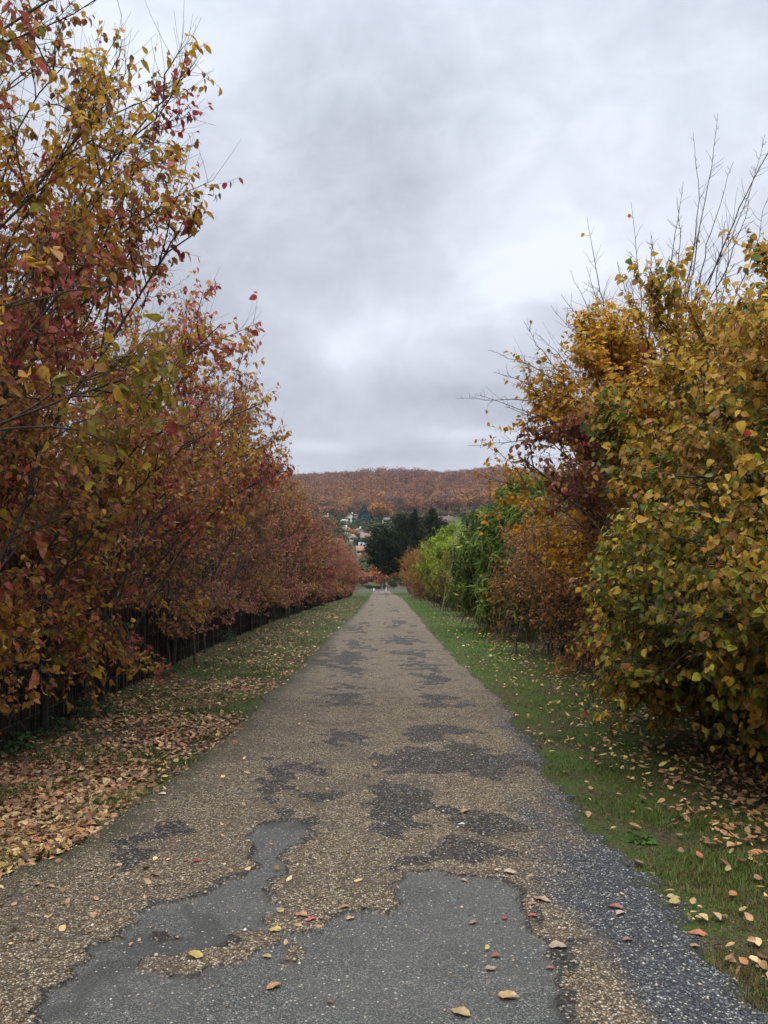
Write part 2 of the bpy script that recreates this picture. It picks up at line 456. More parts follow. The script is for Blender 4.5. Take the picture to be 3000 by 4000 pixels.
asp = np.zeros(len(PP)); st = np.zeros(len(PP))
sdA = np.full(len(PP), 9.0); sdA[near] = seg_sd(PPn[near], ASPH)
for H in HOLES: sdA[near] = np.maximum(sdA[near], -seg_sd(PPn[near], H))
asp = 1 - smooth(sdA, -0.006, 0.008)
for S in STAINS:
    c_ = np.mean(S, axis=0)[1]; s_ = seg_sd(PPn[near], S) + 0.014 * c_ * wav(PP[near], 7, 91) + .010 * c_ * wav(PP[near], 21, 92); soft = 0.016 + 0.005 * c_
    st[near] = np.maximum(st[near], 1 - smooth(s_, -soft, soft))
track = np.exp(-((PP[:, 0] - 0.72) / 0.42) ** 2) + 0.9 * np.exp(-((PP[:, 0] + 0.72) / 0.30) ** 2)
st = np.maximum(st, track * smooth(wav(PP * [1, 0.35], 4.0, 31) + 0.5 * wav(PP * [1, 0.35], 11, 32), 0.55, 0.85) * 0.95 * smooth(PP[:, 1], 8, 14))
st = np.clip(st + 0.35 * smooth(wav(PP, 5.5, 33) + 0.6 * wav(PP, 17, 34), 0.7, 1.6), 0, 1)
rim = np.exp(-(np.clip(sdA, 0, 9) / (0.03 + .03 * np.clip(wav(PP, 6, 93), -.6, 2))) ** 2)              # loose dark crumbs along the patch's broken edge
st = np.maximum(st, 0.95 * rim * (sdA > 0) * near)
bx_ = np.interp(PP[:, 1], [0, 2.8, 3.6, 4.2, 6.0, 9, 12, 16, 30, 216], [0.50, 0.60, 0.70, 0.82, 1.02, 1.25, 1.45, 1.75, 2.2, 2.6])
blue = smooth(PP[:, 0] + 0.16 * wav(PP, 3.0, 35) + 0.07 * wav(PP, 14, 36), bx_, bx_ + 0.35)
edge = np.minimum(PP[:, 0] - L_(PP[:, 1]), R_(PP[:, 1]) - PP[:, 0])
en = edge + 0.05 * wav(PP, 7, 37) + 0.035 * wav(PP, 23, 38)
leftness = (PP[:, 0] < 0)
moss = np.where(leftness, 1 - smooth(en, 0.0, 0.45), 1 - smooth(en, -0.02, 0.10)) * 0.85
zr = hz(PP[:, 0], PP[:, 1]) + 0.012 + 0.016 * (1 - asp) * near + 0.006 * wav(PP, 2.1, 39) + 0.0022 * wav(PP, 40, 40) * (1 - asp)
zr -= 0.06 * (1 - smooth(en, -0.07, 0.07))
idx = np.arange(RX.size).reshape(RX.shape)
Q = np.stack([idx[:-1, :-1], idx[:-1, 1:], idx[1:, 1:], idx[1:, :-1]], -1).reshape(-1, 4)
tag(mesh_obj('road', np.column_stack([PP, zr]), [Q], M_ROAD, smooth=True, attrs=dict(asphalt=asp, stain=st, blue=blue, moss=moss)),
    'worn gravel lane with grey asphalt patches running straight downhill', 'road', kind='structure')
ROADZ = lambda x, y: hz(x, y) + 0.022


def grid_look(field):
    """value of a per-vertex road field at points (x,y)"""
    f = field.reshape(RX.shape)

    def g(x, y):
        i = np.clip(np.searchsorted(rows, y) - 1, 0, len(rows) - 2)
        uu = (x - (L_(y) - 0.20)) / (R_(y) - L_(y) + 0.40)
        j = np.clip((uu * (NC - 1)).astype(int), 0, NC - 1)
        return f[i, j]
    return g


asp_at, st_at, blue_at, z_at, en_at = map(grid_look, (asp, st, blue, zr, en))

# loose pebbles lying on the gravel, close to the camera
def pebbles():
    r = np.random.default_rng(11)
    n = 60000
    y = 1.9 + 9.0 * r.random(n) ** 1.5; x = r.uniform(-3.4, 2.6, n)
    a = asp_at(x, y); ok = (en_at(x, y) > -0.03) & (r.random(n) > 0.97 * a) & (r.random(n) > 0.6 * st_at(x, y))
    x, y = x[ok], y[ok]; n = len(x)
    s = r.gamma(5, 0.00085, n) + 0.0016
    z = z_at(x, y) + s * 0.25
    base = np.array([(1, 0, 0), (-1, 0, 0), (0, 1, 0), (0, -1, 0), (0, 0, 1), (0, 0, -1)], float) * [1, 1, 0.62]
    tri = np.array([(0, 2, 4), (2, 1, 4), (1, 3, 4), (3, 0, 4), (2, 0, 5), (1, 2, 5), (3, 1, 5), (0, 3, 5)])
    V = base[None] * s[:, None, None] * r.uniform(0.7, 1.35, (n, 6, 1))
    th = r.uniform(0, 2 * pi, n); c_, s_ = np.cos(th), np.sin(th)
    V = np.stack([V[..., 0] * c_[:, None] - V[..., 1] * s_[:, None], V[..., 0] * s_[:, None] + V[..., 1] * c_[:, None], V[..., 2]], -1)
    V += np.stack([x, y, z], -1)[:, None]
    pal = np.array([(.27, .20, .11), (.20, .14, .08), (.13, .10, .06), (.38, .31, .21), (.10, .085, .07), (.34, .25, .15), (.55, .51, .44)])
    palb = np.array([(.10, .098, .095), (.068, .066, .064), (.15, .147, .14), (.05, .049, .048), (.36, .31, .23), (.12, .12, .13), (.20, .20, .21)])
    b = blue_at(x, y) > r.random(n)
    C = np.where(b[:, None], palb[r.integers(0, 7, n)], pal[r.choice(7, n, p=[.22, .24, .2, .1, .12, .1, .02])]) * r.uniform(0.7, 1.15, (n, 1))
    F_ = (tri[None] + (np.arange(n) * 6)[:, None, None]).reshape(-1, 3)
    m = principled('pebble', (0.2, 0.2, 0.2), 0.75, 0.3)
    t = NT(m.node_tree)
    aa = t.node('ShaderNodeAttribute', attribute_name='tint').outputs['Color']
    bb = t.node('ShaderNodeBsdfPrincipled', ins={'Base Color': aa, 'Roughness': 0.75, 'Specular IOR Level': 0.25})
    t.node('ShaderNodeOutputMaterial', ins={0: bb.outputs[0]})
    tag(mesh_obj('gravel', V.reshape(-1, 3), [F_], m, color=np.repeat(C, 6, 0), smooth=True),
        'small tan and grey pebbles scattered over the lane', 'gravel', kind='stuff')


pebbles()

# ------------------------------------------------------------------ leaves
def leaf_mesh(p, a, n, L, W, lod, fold=0.25, curl=0.25):
    """p base points, a unit directions, n normals, L lengths, W half widths"""
    b = unit(np.cross(a, n)); n = np.cross(b, a)
    L = L[:, None]; W = W[:, None]
    m = len(p)
    cu = np.broadcast_to(np.asarray(curl), (m,))[:, None] * L
    if lod == 0:
        c = lambda t: p + a * (t * L) - n * (cu * t * t)
        sd = lambda t, wv, s: c(t) + b * (s * W * wv) + n * (fold * W * wv)
        V = np.stack([c(0), c(.22), c(.52), c(.80), c(1.), sd(.16, .72, 1), sd(.44, 1.0, 1), sd(.76, .58, 1), sd(.16, .72, -1), sd(.44, 1.0, -1), sd(.76, .58, -1)], 1)
        T = np.array([(0, 1, 5), (0, 8, 1), (1, 6, 5), (1, 2, 6), (1, 8, 9), (1, 9, 2), (2, 7, 6), (2, 3, 7), (2, 9, 10), (2, 10, 3), (3, 4, 7), (3, 10, 4)])
    else:
        V = np.stack([p, p + a * L * .45 + b * W + n * (fold * W), p + a * L - n * cu, p + a * L * .45 - b * W + n * (fold * W)], 1)
        T = np.array([(0, 1, 2), (0, 2, 3)])
    kk = V.shape[1]
    return V.reshape(-1, 3), (T[None] + (np.arange(m) * kk)[:, None, None]).reshape(-1, 3), kk


def tint(P, palette, weights, seed, freq=1.3, clump=0.75, jit=0.25, r=None):
    """leaf pigment: palette entries grow in patches"""
    r = r or np.random.default_rng(seed)
    pal = np.array(palette); m = len(pal)
    sc_ = np.stack([wav(P, freq, seed + 50 + i) * clump + 0.6 * wav(P, freq * 3.1, seed + 80 + i) * clump for i in range(m)], 1)
    sc_ += np.log(np.array(weights))[None] * 0.9 + r.gumbel(size=(len(P), m)) * 0.55
    C = pal[np.argmax(sc_, 1)]
    j = pal[r.choice(m, len(P), p=np.array(weights) / sum(weights))]
    f = r.random((len(P), 1)) * 0.35
    return np.clip((C * (1 - f) + j * f) * r.uniform(1 - jit, 1 + jit, (len(P), 1)), 0.003, 0.8)


def bez(A, B, C, k_, r=None, wob=0.0):
    t = np.linspace(0, 1, k_)[None, :, None]
    P = (1 - t) ** 2 * A[:, None] + 2 * t * (1 - t) * B[:, None] + t ** 2 * C[:, None]
    if wob and r is not None:
        P = P + np.cumsum(r.normal(size=P.shape), 1) * wob * np.minimum(t * 3, 1)
    return P


def sample(P, r, n, lo, hi):
    """n points along each polyline -> positions, tangents, parent index, t"""
    N, K = P.shape[:2]
    t = np.sort(r.uniform(lo, hi, (N, n)), 1) * (K - 1)
    i = np.clip(t.astype(int), 0, K - 2); f = (t - i)[..., None]
    a = P[np.arange(N)[:, None], i]; b = P[np.arange(N)[:, None], i + 1]
    pos = a * (1 - f) + b * f
    return pos.reshape(-1, 3), unit(b - a).reshape(-1, 3), np.repeat(np.arange(N), n), (t / (K - 1)).ravel()


def shrub(name, root, center, rad, palette, weights, label, cat, group, seed,
          stems=16, br=14, tw=10, lv=8, L=0.062, W=0.021, lod=0, droop=0.9, base_spread=0.35, up=0.35,
          bare=0.15, shoots=0, shoot_len=1.6, thin=0.0, curl=0.25, fold=0.25, sides=(5, 4, 3), stem_r=0.020, lift=0.0,
          branch_len=0.95, twig_len=0.42, mat=None, low_bare=0.0, cfreq=1.3, cclump=0.75, bark=None, box=False, rough=1.0, skirt=None, brlo=0.16, twigs_mesh=True, core=0):
    """many-stemmed shrub or small tree whose limbs reach into an ellipsoid and carry leaves along the twigs"""
    r = np.random.default_rng(seed)
    root = np.array([root[0], root[1], float(hz(root[0], root[1]))]); ground = root[2]
    c = np.array([center[0], center[1], ground + center[2]]); rad = np.array(rad, float)
    power = float(box) if box else 2.0

    def norm(P): return (np.abs((P - c) / rad) ** power).sum(-1) ** (1 / power)

    def squeeze(P, lim=1.0, jit=None):
        """pull points that stick out of the crown back to its (uneven) surface"""
        d = norm(P)[..., None]
        lim = lim * (1 + rough * (0.10 * wav(P, 1.1, seed + 1) + 0.06 * wav(P, 3.3, seed + 2)))[..., None]
        return np.where(d > lim, c + (P - c) * lim / np.maximum(d, 1e-6), P)

    # stems
    d = unit(r.normal(size=(stems, 3)) * [1, 1, 0.9] + [0, 0, up]); d[:, 2] = np.where(d[:, 2] < -0.35, -d[:, 2], d[:, 2])
    tgt = c + d * rad * r.uniform(0.6, 0.95, (stems, 1))
    if skirt:                                 # low limbs that hang out over the fence
        m_, x0, x1, z0, z1 = skirt
        low_ = np.column_stack([r.uniform(x0, x1, m_), root[1] + r.uniform(-1.2, 1.2, m_) * rad[1], ground + r.uniform(z0, z1, m_)])
        tgt = np.vstack([tgt, low_]); stems += m_
    A = root + np.column_stack([r.normal(0, base_spread, (stems, 2)), np.full(stems, -0.1)])
    B = A * 0.55 + tgt * 0.45; B[:, 2] = A[:, 2] + (tgt[:, 2] - A[:, 2]) * 0.75 + 0.3
    if skirt: B[-skirt[0]:, 2] = np.maximum(B[-skirt[0]:, 2], ground + 1.75)
    S = bez(A, B, tgt, 12, r, 0.035)
    RS = stem_r * np.linspace(1, 0.28, 12)[None] * r.uniform(0.7, 1.3, (stems, 1))
    wood = Acc(); V, q = tubes(S, RS, sides[0]); wood.add(V, q)
    # branches
    p, t, pi_, tt = sample(S, r, br, brlo, 0.99)
    out = unit(p - (c - [0, 0, rad[2] * 0.55]))
    dr = unit(t * 0.55 + out * 0.55 + r.normal(size=p.shape) * 0.5 + [0, 0, lift])
    ln = branch_len * r.uniform(0.45, 1.25, (len(p), 1)) * (1.15 - 0.45 * tt[:, None])
    E = squeeze(p + dr * ln)
    Bm = (p + E) / 2 + r.normal(size=p.shape) * 0.06 + [0, 0, 0.06]
    BR = bez(p, Bm, E, 6, r, 0.012)
    r1 = stem_r * 0.36 * np.linspace(1, 0.35, 6)[None] * r.uniform(0.7, 1.3, (len(p), 1))
    V, q = tubes(BR, r1, sides[1]); wood.add(V, q)
    # twigs
    p, t, pi_, tt = sample(BR, r, tw, 0.12, 1.0)
    out = unit(p - c)
    dr = unit(t * 0.7 + out * 0.3 + r.normal(size=p.shape) * 0.55 + [0, 0, 0.15 + lift])
    ln = twig_len * r.uniform(0.4, 1.3, (len(p), 1))
    E = squeeze(p + dr * ln, 1.06)
    TW = bez(p, (p + E) / 2 + r.normal(size=p.shape) * 0.02 - [0, 0, 0.02], E + [0, 0, 0.03], 4)
    if twigs_mesh:
        r2 = stem_r * 0.11 * np.linspace(1, 0.5, 4)[None] * np.ones((len(p), 1))
        V, q = tubes(TW, r2, sides[2]); wood.add(V, q)
    # leaves
    keep_tw = r.random(len(TW)) > bare
    hgt = (TW[:, -1, 2] - ground)
    if low_bare: keep_tw &= r.random(len(TW)) > low_bare * (1 - smooth(hgt, 0.3, 1.6))
    if thin:
        keep_tw &= r.random(len(TW)) > thin * smooth((TW[:, -1, 2] - c[2]) / rad[2], -0.2, 1.0)
    keep_tw &= (wav(TW[:, -1], 2.2, seed + 9) > -1.15)
    T2 = TW[keep_tw]
    p, t, pi_, tt = sample(T2, r, lv, 0.1, 1.0)
    sidev = unit(np.cross(t, r.normal(size=p.shape)))
    a = unit(t * 0.45 + sidev * 0.75 - np.array([0, 0, droop]) * r.uniform(0.3, 1.3, (len(p), 1)))
    nrm = unit(r.normal(size=p.shape) * 0.55 + unit(p - c) * 0.6 + [0, 0, 0.5])
    Ls = L * np.clip(r.normal(0.88, 0.25, len(p)), 0.3, 1.5)
    lc = np.broadcast_to(r.normal(1.0, 0.9, len(p)), (len(p),)) * curl
    V, F_, kk = leaf_mesh(p, a, nrm, Ls, W / L * Ls * r.uniform(0.6, 1.2, len(p)), lod, fold, lc)
    C = tint(p, palette, weights, seed, cfreq, cclump)
    fol = Acc(); fol.add(V, F_, np.repeat(C, kk, 0))
    # bare vertical shoots rising above the crown
    if shoots:
        tip = np.array(shoots); tip = np.vstack([tip, tip[::2] + r.normal(size=tip[::2].shape) * [.4, .5, .25] - [0, 0, .45]])
        A = c + (tip - c) * r.uniform(0.30, 0.45, (len(tip), 1)) + r.normal(size=tip.shape) * .18
        shoots = len(tip)
        Bm = (A + tip) / 2 + r.normal(size=A.shape) * 0.10 + [.12, 0, -.08]
        SH = bez(A, Bm, tip, 14, r, 0.016)
        V, q = tubes(SH, 0.0115 * np.linspace(1, 0.20, 14)[None] * np.ones((shoots, 1)), 4); wood.add(V, q)
        p, t, pi_, tt = sample(SH, r, 22, 0.10, 0.97)
        sv = unit(np.cross(t, r.normal(size=p.shape)))
        ln = 0.50 * (1.1 - tt[:, None]) * r.uniform(0.4, 1.2, (len(p), 1))
        E = p + unit(t * 0.7 + sv * 0.75) * ln * 1.15 + [0, 0, 0.04]
        SS = bez(p, (p + E) / 2 + r.normal(size=p.shape) * 0.02, E, 4, r, 0.012)
        V, q = tubes(SS, 0.0036 * np.linspace(1, 0.45, 4)[None] * np.ones((len(p), 1)), 3); wood.add(V, q)
        k2 = r.random(len(SS)) < 0.05
        if k2.any():
            p2 = SS[k2][:, -1]; a2 = unit(r.normal(size=p2.shape) * 0.5 - [0, 0, 0.8])
            V, F_, kk = leaf_mesh(p2, a2, unit(r.normal(size=p2.shape)), np.full(len(p2), L), np.full(len(p2), W), lod, fold, curl)
            fol.add(V, F_, np.repeat(tint(p2, palette, weights, seed, cfreq), kk, 0))
    o = empty(name, root, label, cat, group)
    wood.build('branches', bark or M_BARK, o, True, root)
    fol.build('foliage', mat or M_LEAF, o, False, root)
    return o


YEL, OCH, ORA, BRN = (.56, .35, .040), (.44, .23, .038), (.42, .17, .040), (.22, .105, .045)
RED, DRED, PINK, OLV = (.42, .060, .070), (.22, .030, .045), (.52, .13, .11), (.22, .20, .030)
GRN, DGRN, LIME = (.085, .145, .020), (.032, .065, .014), (.30, .33, .035)
SAL = (.46, .22, .10)

FX0 = lambda y: np.interp(y, [0, 7, 11.3, 19.5, 35, 63, 100, 215], [-3.35, -3.55, -3.95, -4.45, -4.85, -4.9, -4.6, -4.2])
HEDGE_L = 'autumn shrubs growing through the fence on the left'
W3 = dict(thin=0.25, low_bare=0.25)
L_SHRUBS = [
    # root x, y, centre dx, z, radii, label, seed
    (-4.2, 3.7, 0.95, 3.6, (2.15, 1.8, 3.5), 'yellow-brown and pink leaved dogwood nearest by the fence, cut by the picture edge', 5),
    (-4.3, 6.2, 1.25, 3.6, (2.0, 1.8, 3.6), 'tallest ochre and crimson dogwood leaning over the verge, twiggy tips against the sky', 6),
    (-4.6, 8.8, 1.6, 3.45, (2.25, 1.9, 3.3), 'wide dogwood with a crimson patch above golden low branches, second beyond the tallest', 7),
    (-4.9, 11.9, 1.4, 3.2, (2.1, 2.1, 3.1), 'pink and yellow dogwood whose bare tips end the stepped tall part of the hedge', 8),
]
DOG = [YEL, OCH, ORA, BRN, RED, DRED, PINK, OLV, SAL]
DW = {5: [5, 4, 2, 1.2, 1.6, .6, 3.6, 2.5, 3], 6: [5, 4, 1.5, 1.4, 3, 1.6, 2.6, 3, 2], 7: [6, 3, 1, .5, 4, 1.0, 5.5, 1.2, 3.4], 8: [7, 3, 1, .5, 4, .7, 5.5, 1.2, 3.4]}
for (x, y, ox, cz, rad, lab, sd) in L_SHRUBS:
    shrub('dogwood_shrub', (x, y), (x + ox, y + 0.1, cz), rad, DOG, DW[sd], lab, 'shrub', HEDGE_L, sd,
          stems=29 if sd > 6 else 26, br=16, tw=12, lv=8, bare=0.38, L=0.072 if sd > 6 else 0.066, W=0.025 if sd > 6 else 0.024, curl=0.28, lod=0, box=2.4, cclump=1.25,
          skirt=(5, float(FX0(y)) + .05, float(FX0(y)) + .50, .55, 1.5), **W3)

mid_labels = [
    (15.2, 6.1, 1.9, 'brown and dull red shrub just beyond the pink and yellow dogwood'),
    (18.6, 6.3, 1.9, 'brown twiggy shrub where the left hedge first drops below the forest ridge'),
    (22.4, 6.3, 2.0, 'brick red shrub with a crimson cluster at its shoulder'),
    (26.6, 6.2, 2.1, 'rusty shrub in the middle of the left hedge with olive lower leaves'),
    (31.5, 6.2, 2.2, 'red-topped shrub standing just left of the distant white house'),
    (37.0, 6.0, 2.3, 'rusty pink shrub below the distant white house'),
    (43.5, 6.0, 2.4, 'smooth crimson shrub ahead of the row of fading pink ones'),
    (51.0, 5.9, 2.6, 'fading pink-brown shrub beyond the smooth crimson one'),
    (60.0, 5.8, 2.8, 'dusky red shrub whose foot hides in dark green undergrowth'),
    (71.0, 5.8, 3.0, 'pinkish shrub two places before the far end of the left hedge'),
    (84.0, 5.6, 3.2, 'orange-tinged shrub next to last in the left hedge'),
    (100.0, 5.4, 3.6, 'last small orange-brown shrub of the left hedge by the lane end')]
FX = lambda y: np.interp(y, [0, 7, 11.3, 19.5, 35, 63, 100, 215], [-3.35, -3.55, -3.95, -4.45, -4.85, -4.9, -4.6, -4.2])
for i, (y, h, ry, lab) in enumerate(mid_labels):
    n = i / 11
    DOGM = [YEL, OCH, (.36, .18, .10), (.27, .15, .09), (.42, .10, .095), (.24, .06, .065), (.48, .18, .15), (.19, .15, .05), (.38, .20, .12)]
    wts = [[2.6, 2.2, 2.4, 3, 2, 1.0, 2, 1.6, 2.2], [2, 2, 2.4, 3, 1.6, 1.0, 1.6, 1.8, 1.6], [1.2, 1.4, 1.6, 1.6, 4.4, 1.2, 4.4, .9, 1.6]][i % 3]
    x = float(FX(y)) - 0.5
    big = 1 + y / 50
    shrub('dogwood_shrub', (x, y), (x + 0.85 + 0.1 * (i % 2), y, h * 0.57), (1.6 + 0.005 * y, ry * 1.15, h * 0.45), DOGM, wts, lab, 'shrub', HEDGE_L, 100 + i,
          stems=20, br=15, tw=11, lv=6, L=0.066 * big ** 0.6, W=0.025 * big ** 0.7, lod=1, bare=0.22, low_bare=0.0, thin=0.15, box=2.6, skirt=(4, x + .45, x + 0.9, .7, 1.5),
          stem_r=0.022 * big ** .5, twig_len=0.42 + 0.002 * y, branch_len=0.95 + 0.004 * y, twigs_mesh=(y < 60), cfreq=0.8)

# ------------------------------------------------------------------ right side
HEDGE_R = 'trees and shrubs along the right verge'
G1 = [YEL, OCH, OLV, GRN, DGRN, LIME, SAL, RED]
shrub('dogwood_shrub', (4.2, 5.2), (3.6, 5.3, 1.85), (1.95, 1.5, 2.2), G1, [5.4, 4.4, 3, 1.2, .8, 1.8, 2, .5],
      'big yellow and green leaved dogwood nearest on the right, cut by the picture edge', 'shrub', HEDGE_R, 201,
      stems=30, br=18, tw=13, lv=10, L=0.062, W=0.025, curl=0.22, bare=0.06, low_bare=0.1, cfreq=1.0, box=2.6)
shrub('dogwood_shrub', (4.2, 6.5), (3.55, 6.5, 1.25), (1.65, 1.4, 1.4), G1, [4.5, 3, 3, 1.6, .7, 2, 2.2, .5],
      'low spreading yellow leaved dogwood whose branches almost touch the verge leaves', 'shrub', HEDGE_R, 207,
      stems=22, br=15, tw=12, lv=9, L=0.066, W=0.027, curl=0.22, bare=0.08, cfreq=1.0, box=2.4, up=0.0, skirt=(10, 2.15, 3.0, .55, 1.3))
shrub('dogwood_shrub', (4.5, 8.1), (4.25, 8.1, 2.6), (2.25, 1.8, 2.85), G1, [4.6, 3.6, 2.8, 1.8, 1.4, 1.6, 1.2, .5],
      'tall green and gold dogwood behind the nearest one, under the bare shoots', 'shrub', HEDGE_R, 202,
      stems=30, br=18, tw=12, lv=9, L=0.070, W=0.028, bare=0.08, low_bare=0.0, box=2.5, skirt=(8, 2.3, 3.2, .4, 1.2))
GOLD = [(.62, .36, .025), (.56, .26, .022), (.36, .16, .03), OCH, OLV, GRN]
TIPS = [at(px, py, d) for px, py, d in [(1540, 258, 10.5), (1659, 285, 10.2), (1508, 275, 10.9), (1740, 180, 10), (1610, 400, 10.6), (1465, 430, 11), (1365, 448, 11.2), (1395, 500, 10.6), (1330, 560, 10.4),
        (1268, 475, 11.3), (1255, 585, 11), (1300, 640, 10.4), (1222, 590, 11.6), (1190, 660, 11.6), (1215, 690, 10.8), (1130, 692, 12), (1160, 720, 11.4), (1065, 750, 12.2), (1068, 800, 11.6), (1110, 770, 11),
        (1062, 850, 12), (1085, 880, 11.4), (1420, 600, 10.2), (1520, 520, 10), (1580, 470, 10), (1690, 400, 9.8), (1240, 730, 10.5), (1180, 780, 10.6)]]
shrub('hornbeam_tree', (4.7, 10.8), (3.8, 10.9, 3.6), (2.35, 1.9, 1.8), GOLD, [5, 4, 1.5, 2, 1, .7],
      'golden hornbeam with long bare shoots fanning into the sky', 'tree', HEDGE_R, 203,
      stems=34, br=18, tw=13, lv=8, L=0.074, W=0.028, droop=0.35, bare=0.1, shoots=TIPS, lift=0.1, curl=0.15, box=2.8, rough=.6)
# one dark red spray of dogwood poking out of the golden tree
shrub('dogwood_shrub', (3.9, 8.9), (1.9, 9.0, 2.95), (0.75, 0.6, 0.5), [DRED, (.17, .045, .04), BRN, OLV, ORA], [4, 3, 3, 1.2, 1],
      'dark crimson dogwood spray sticking out below the golden hornbeam leaves', 'shrub', HEDGE_R, 204,
      stems=6, br=8, tw=8, lv=6, L=0.068, W=0.025, bare=0.40, brlo=0.62, rough=2.5, base_spread=0.08, branch_len=0.5, up=0.0)
HORN = [(.44, .20, .05), (.30, .14, .05), (.19, .10, .055), OCH, (.56, .30, .035), OLV]
shrub('hornbeam_hedge', (4.5, 11.0), (4.15, 11.0, 1.6), (1.45, 1.7, 1.75), HORN, [4, 3, 3, 2, 1, .8],
      'short russet hornbeam hedge under the golden tree', 'hedge', HEDGE_R, 208,
      stems=34, br=18, tw=11, lv=6, L=0.064, W=0.022, lod=0, droop=0.3, bare=0.3, box=4, base_spread=0.6)
shrub('hornbeam_hedge', (4.45, 14.4), (4.1, 14.4, 1.8), (1.6, 1.8, 1.95), HORN, [4, 4, 3, 1.5, 1.5, .5],
      'clipped rusty brown hornbeam hedge beside the golden tree', 'hedge', HEDGE_R, 205,
      stems=34, br=18, tw=11, lv=6, L=0.064, W=0.022, lod=0, droop=0.3, bare=0.42, low_bare=0.1, box=4, base_spread=0.6)
shrub('hornbeam_hedge', (4.35, 18.0), (4.1, 18.0, 1.5), (1.5, 2.1, 1.65), HORN, [2.4, 3, 4, 2.6, 1, 1.2],
      'thinner twiggy hornbeam hedge with yellow tips touching the dark bamboo', 'hedge', HEDGE_R, 206,
      stems=34, br=18, tw=11, lv=5, L=0.06, W=0.022, lod=1, droop=0.3, bare=0.3, low_bare=0.3, box=4, base_spread=0.6)
BAMB = [(.29, .38, .07), (.17, .26, .05), (.07, .12, .03), (.44, .50, .11), (.035, .06, .022)]
for (x, y, h, rx, ry, sd, wts, lab) in [
        (4.35, 22.6, 4.75, 1.45, 2.0, 211, [4, 4, 3, 1.5, 2], 'tall glossy green bamboo clump arching beside the hornbeam hedge'),
        (4.15, 27.0, 4.1, 1.55, 2.3, 212, [4, 4, 3, 2, 2], 'lower bamboo clump with pale drooping tips just beyond the tall one'),]:
    shrub('bamboo_clump', (x, y), (x - 0.15, y, h * 0.52), (rx, ry, h * 0.52), BAMB, wts, lab, 'bamboo', 'bamboo clumps on the right', sd,
          stems=50, br=14, tw=7, lv=8, L=0.27, W=0.019, rough=2.4, lod=1, droop=0.8, bare=0.05, stem_r=0.014, lift=0.1, base_spread=0.7, branch_len=0.7, twig_len=0.3,
          curl=0.35, bark=principled('bamboo cane', (0.07, 0.10, 0.025), 0.5, 0.4, (6, (0.10, 0.10, 0.04))))
MIXB = [BRN, OCH, OLV, GRN, DGRN, (.10, .06, .03)]
for (x, y, h, rx, ry, sd, pal, wts, lab, nm) in [
        (4.9, 33.0, 3.3, 1.7, 2.8, 221, MIXB, [2, 1.5, 3, 3, 3, 3], 'dull green-brown thicket between the dark bamboo and the lime green clump', 'thicket_shrub'),
        (4.9, 40.0, 4.0, 1.8, 3.0, 222, MIXB, [2, 2, 4, 3, 1, 2], 'olive shrub at the foot of the lime green clump', 'thicket_shrub'),
        (4.9, 48.0, 5.3, 1.9, 3.2, 223, [(.44, .52, .06), (.34, .46, .05), (.20, .30, .04), GRN], [3, 4, 3, 1], 'feathery lime green bamboo clump standing above its neighbours', 'bamboo_clump'),
        (4.9, 56.5, 4.9, 2.0, 3.6, 224, [(.44, .50, .06), (.30, .40, .045), GRN, OLV], [4, 3, 2, 1.5], 'yellow-green bamboo clump beyond the feathery lime one', 'bamboo_clump'),
        (4.9, 66.0, 5.5, 2.3, 4.0, 225, [(.24, .17, .04), OLV, LIME, OCH, BRN], [3, 3, 2, 2, 1], 'yellow-green turning shrub with an ochre crest', 'turning_shrub'),
        (4.7, 78.0, 5.9, 2.7, 4.5, 226, [OCH, BRN, ORA, OLV, (.2, .10, .05)], [3, 3, 2, 2, 3], 'orange-brown rounded shrub leaning over the far lane', 'turning_shrub'),
        (4.6, 92.0, 5.9, 3.0, 5.0, 227, [OCH, BRN, ORA, OLV, SAL], [2, 3, 3, 1, 1], 'furthest orange shrub below the dark overhanging conifer', 'turning_shrub')]:
    big = 1 + y / 50
    bam = nm == 'bamboo_clump'
    shrub(nm, (x, y), (x - 0.5, y, h * 0.5), (rx, ry, h * 0.53), pal, wts, lab, 'bamboo' if bam else 'shrub', HEDGE_R, sd,
          stems=24, br=14, tw=9, lv=7, L=(0.15 if bam else 0.062) * big ** 0.6, W=(0.016 if bam else 0.022) * big ** 0.7, lod=1,
          droop=0.7, bare=0.1, low_bare=0.0, box=2.6, rough=1.9, lift=0.35 if bam else 0.0, twigs_mesh=False, cfreq=0.7, twig_len=0.45, branch_len=1.0, base_spread=0.6)

# dark thicket of stems and evergreen leaves growing under and behind both hedges
def thicket(name, pts_fn, n, label, seed, pal, L=0.07):
    r = np.random.default_rng(seed)
    P = pts_fn(r, n); P[:, 2] += hz(P[:, 0], P[:, 1])
    a = unit(r.normal(size=P.shape) + [0, 0, 0.1]); nr = unit(r.normal(size=P.shape) + [0, 0, 0.4])
    s = (1 + P[:, 1] / 30) ** 0.8
    V, F_, kk = leaf_mesh(P, a, nr, L * s * r.uniform(.6, 1.3, len(P)), L * .36 * s, 1, 0.2, 0.2)
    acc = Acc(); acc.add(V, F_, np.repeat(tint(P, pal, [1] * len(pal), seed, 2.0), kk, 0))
    # thin upright suckers among them
    m = n // 16
    A = pts_fn(r, m); A[:, 2] = hz(A[:, 0], A[:, 1]) - 0.05
    E = A + np.column_stack([r.normal(0, .22, (m, 2)), r.uniform(0.7, 2.2, m)])
    S = bez(A, (A + E) / 2 + r.normal(size=A.shape) * .08, E, 5, r, .012)
    V, q = tubes(S, 0.005 * np.linspace(1, .4, 5)[None] * np.ones((m, 1)), 3)
    acc.add(V, q, np.tile((.055, .042, .032), (len(V), 1)))
    o = acc.build(name, M_LEAF)
    return tag(o, label, 'undergrowth', kind='stuff')


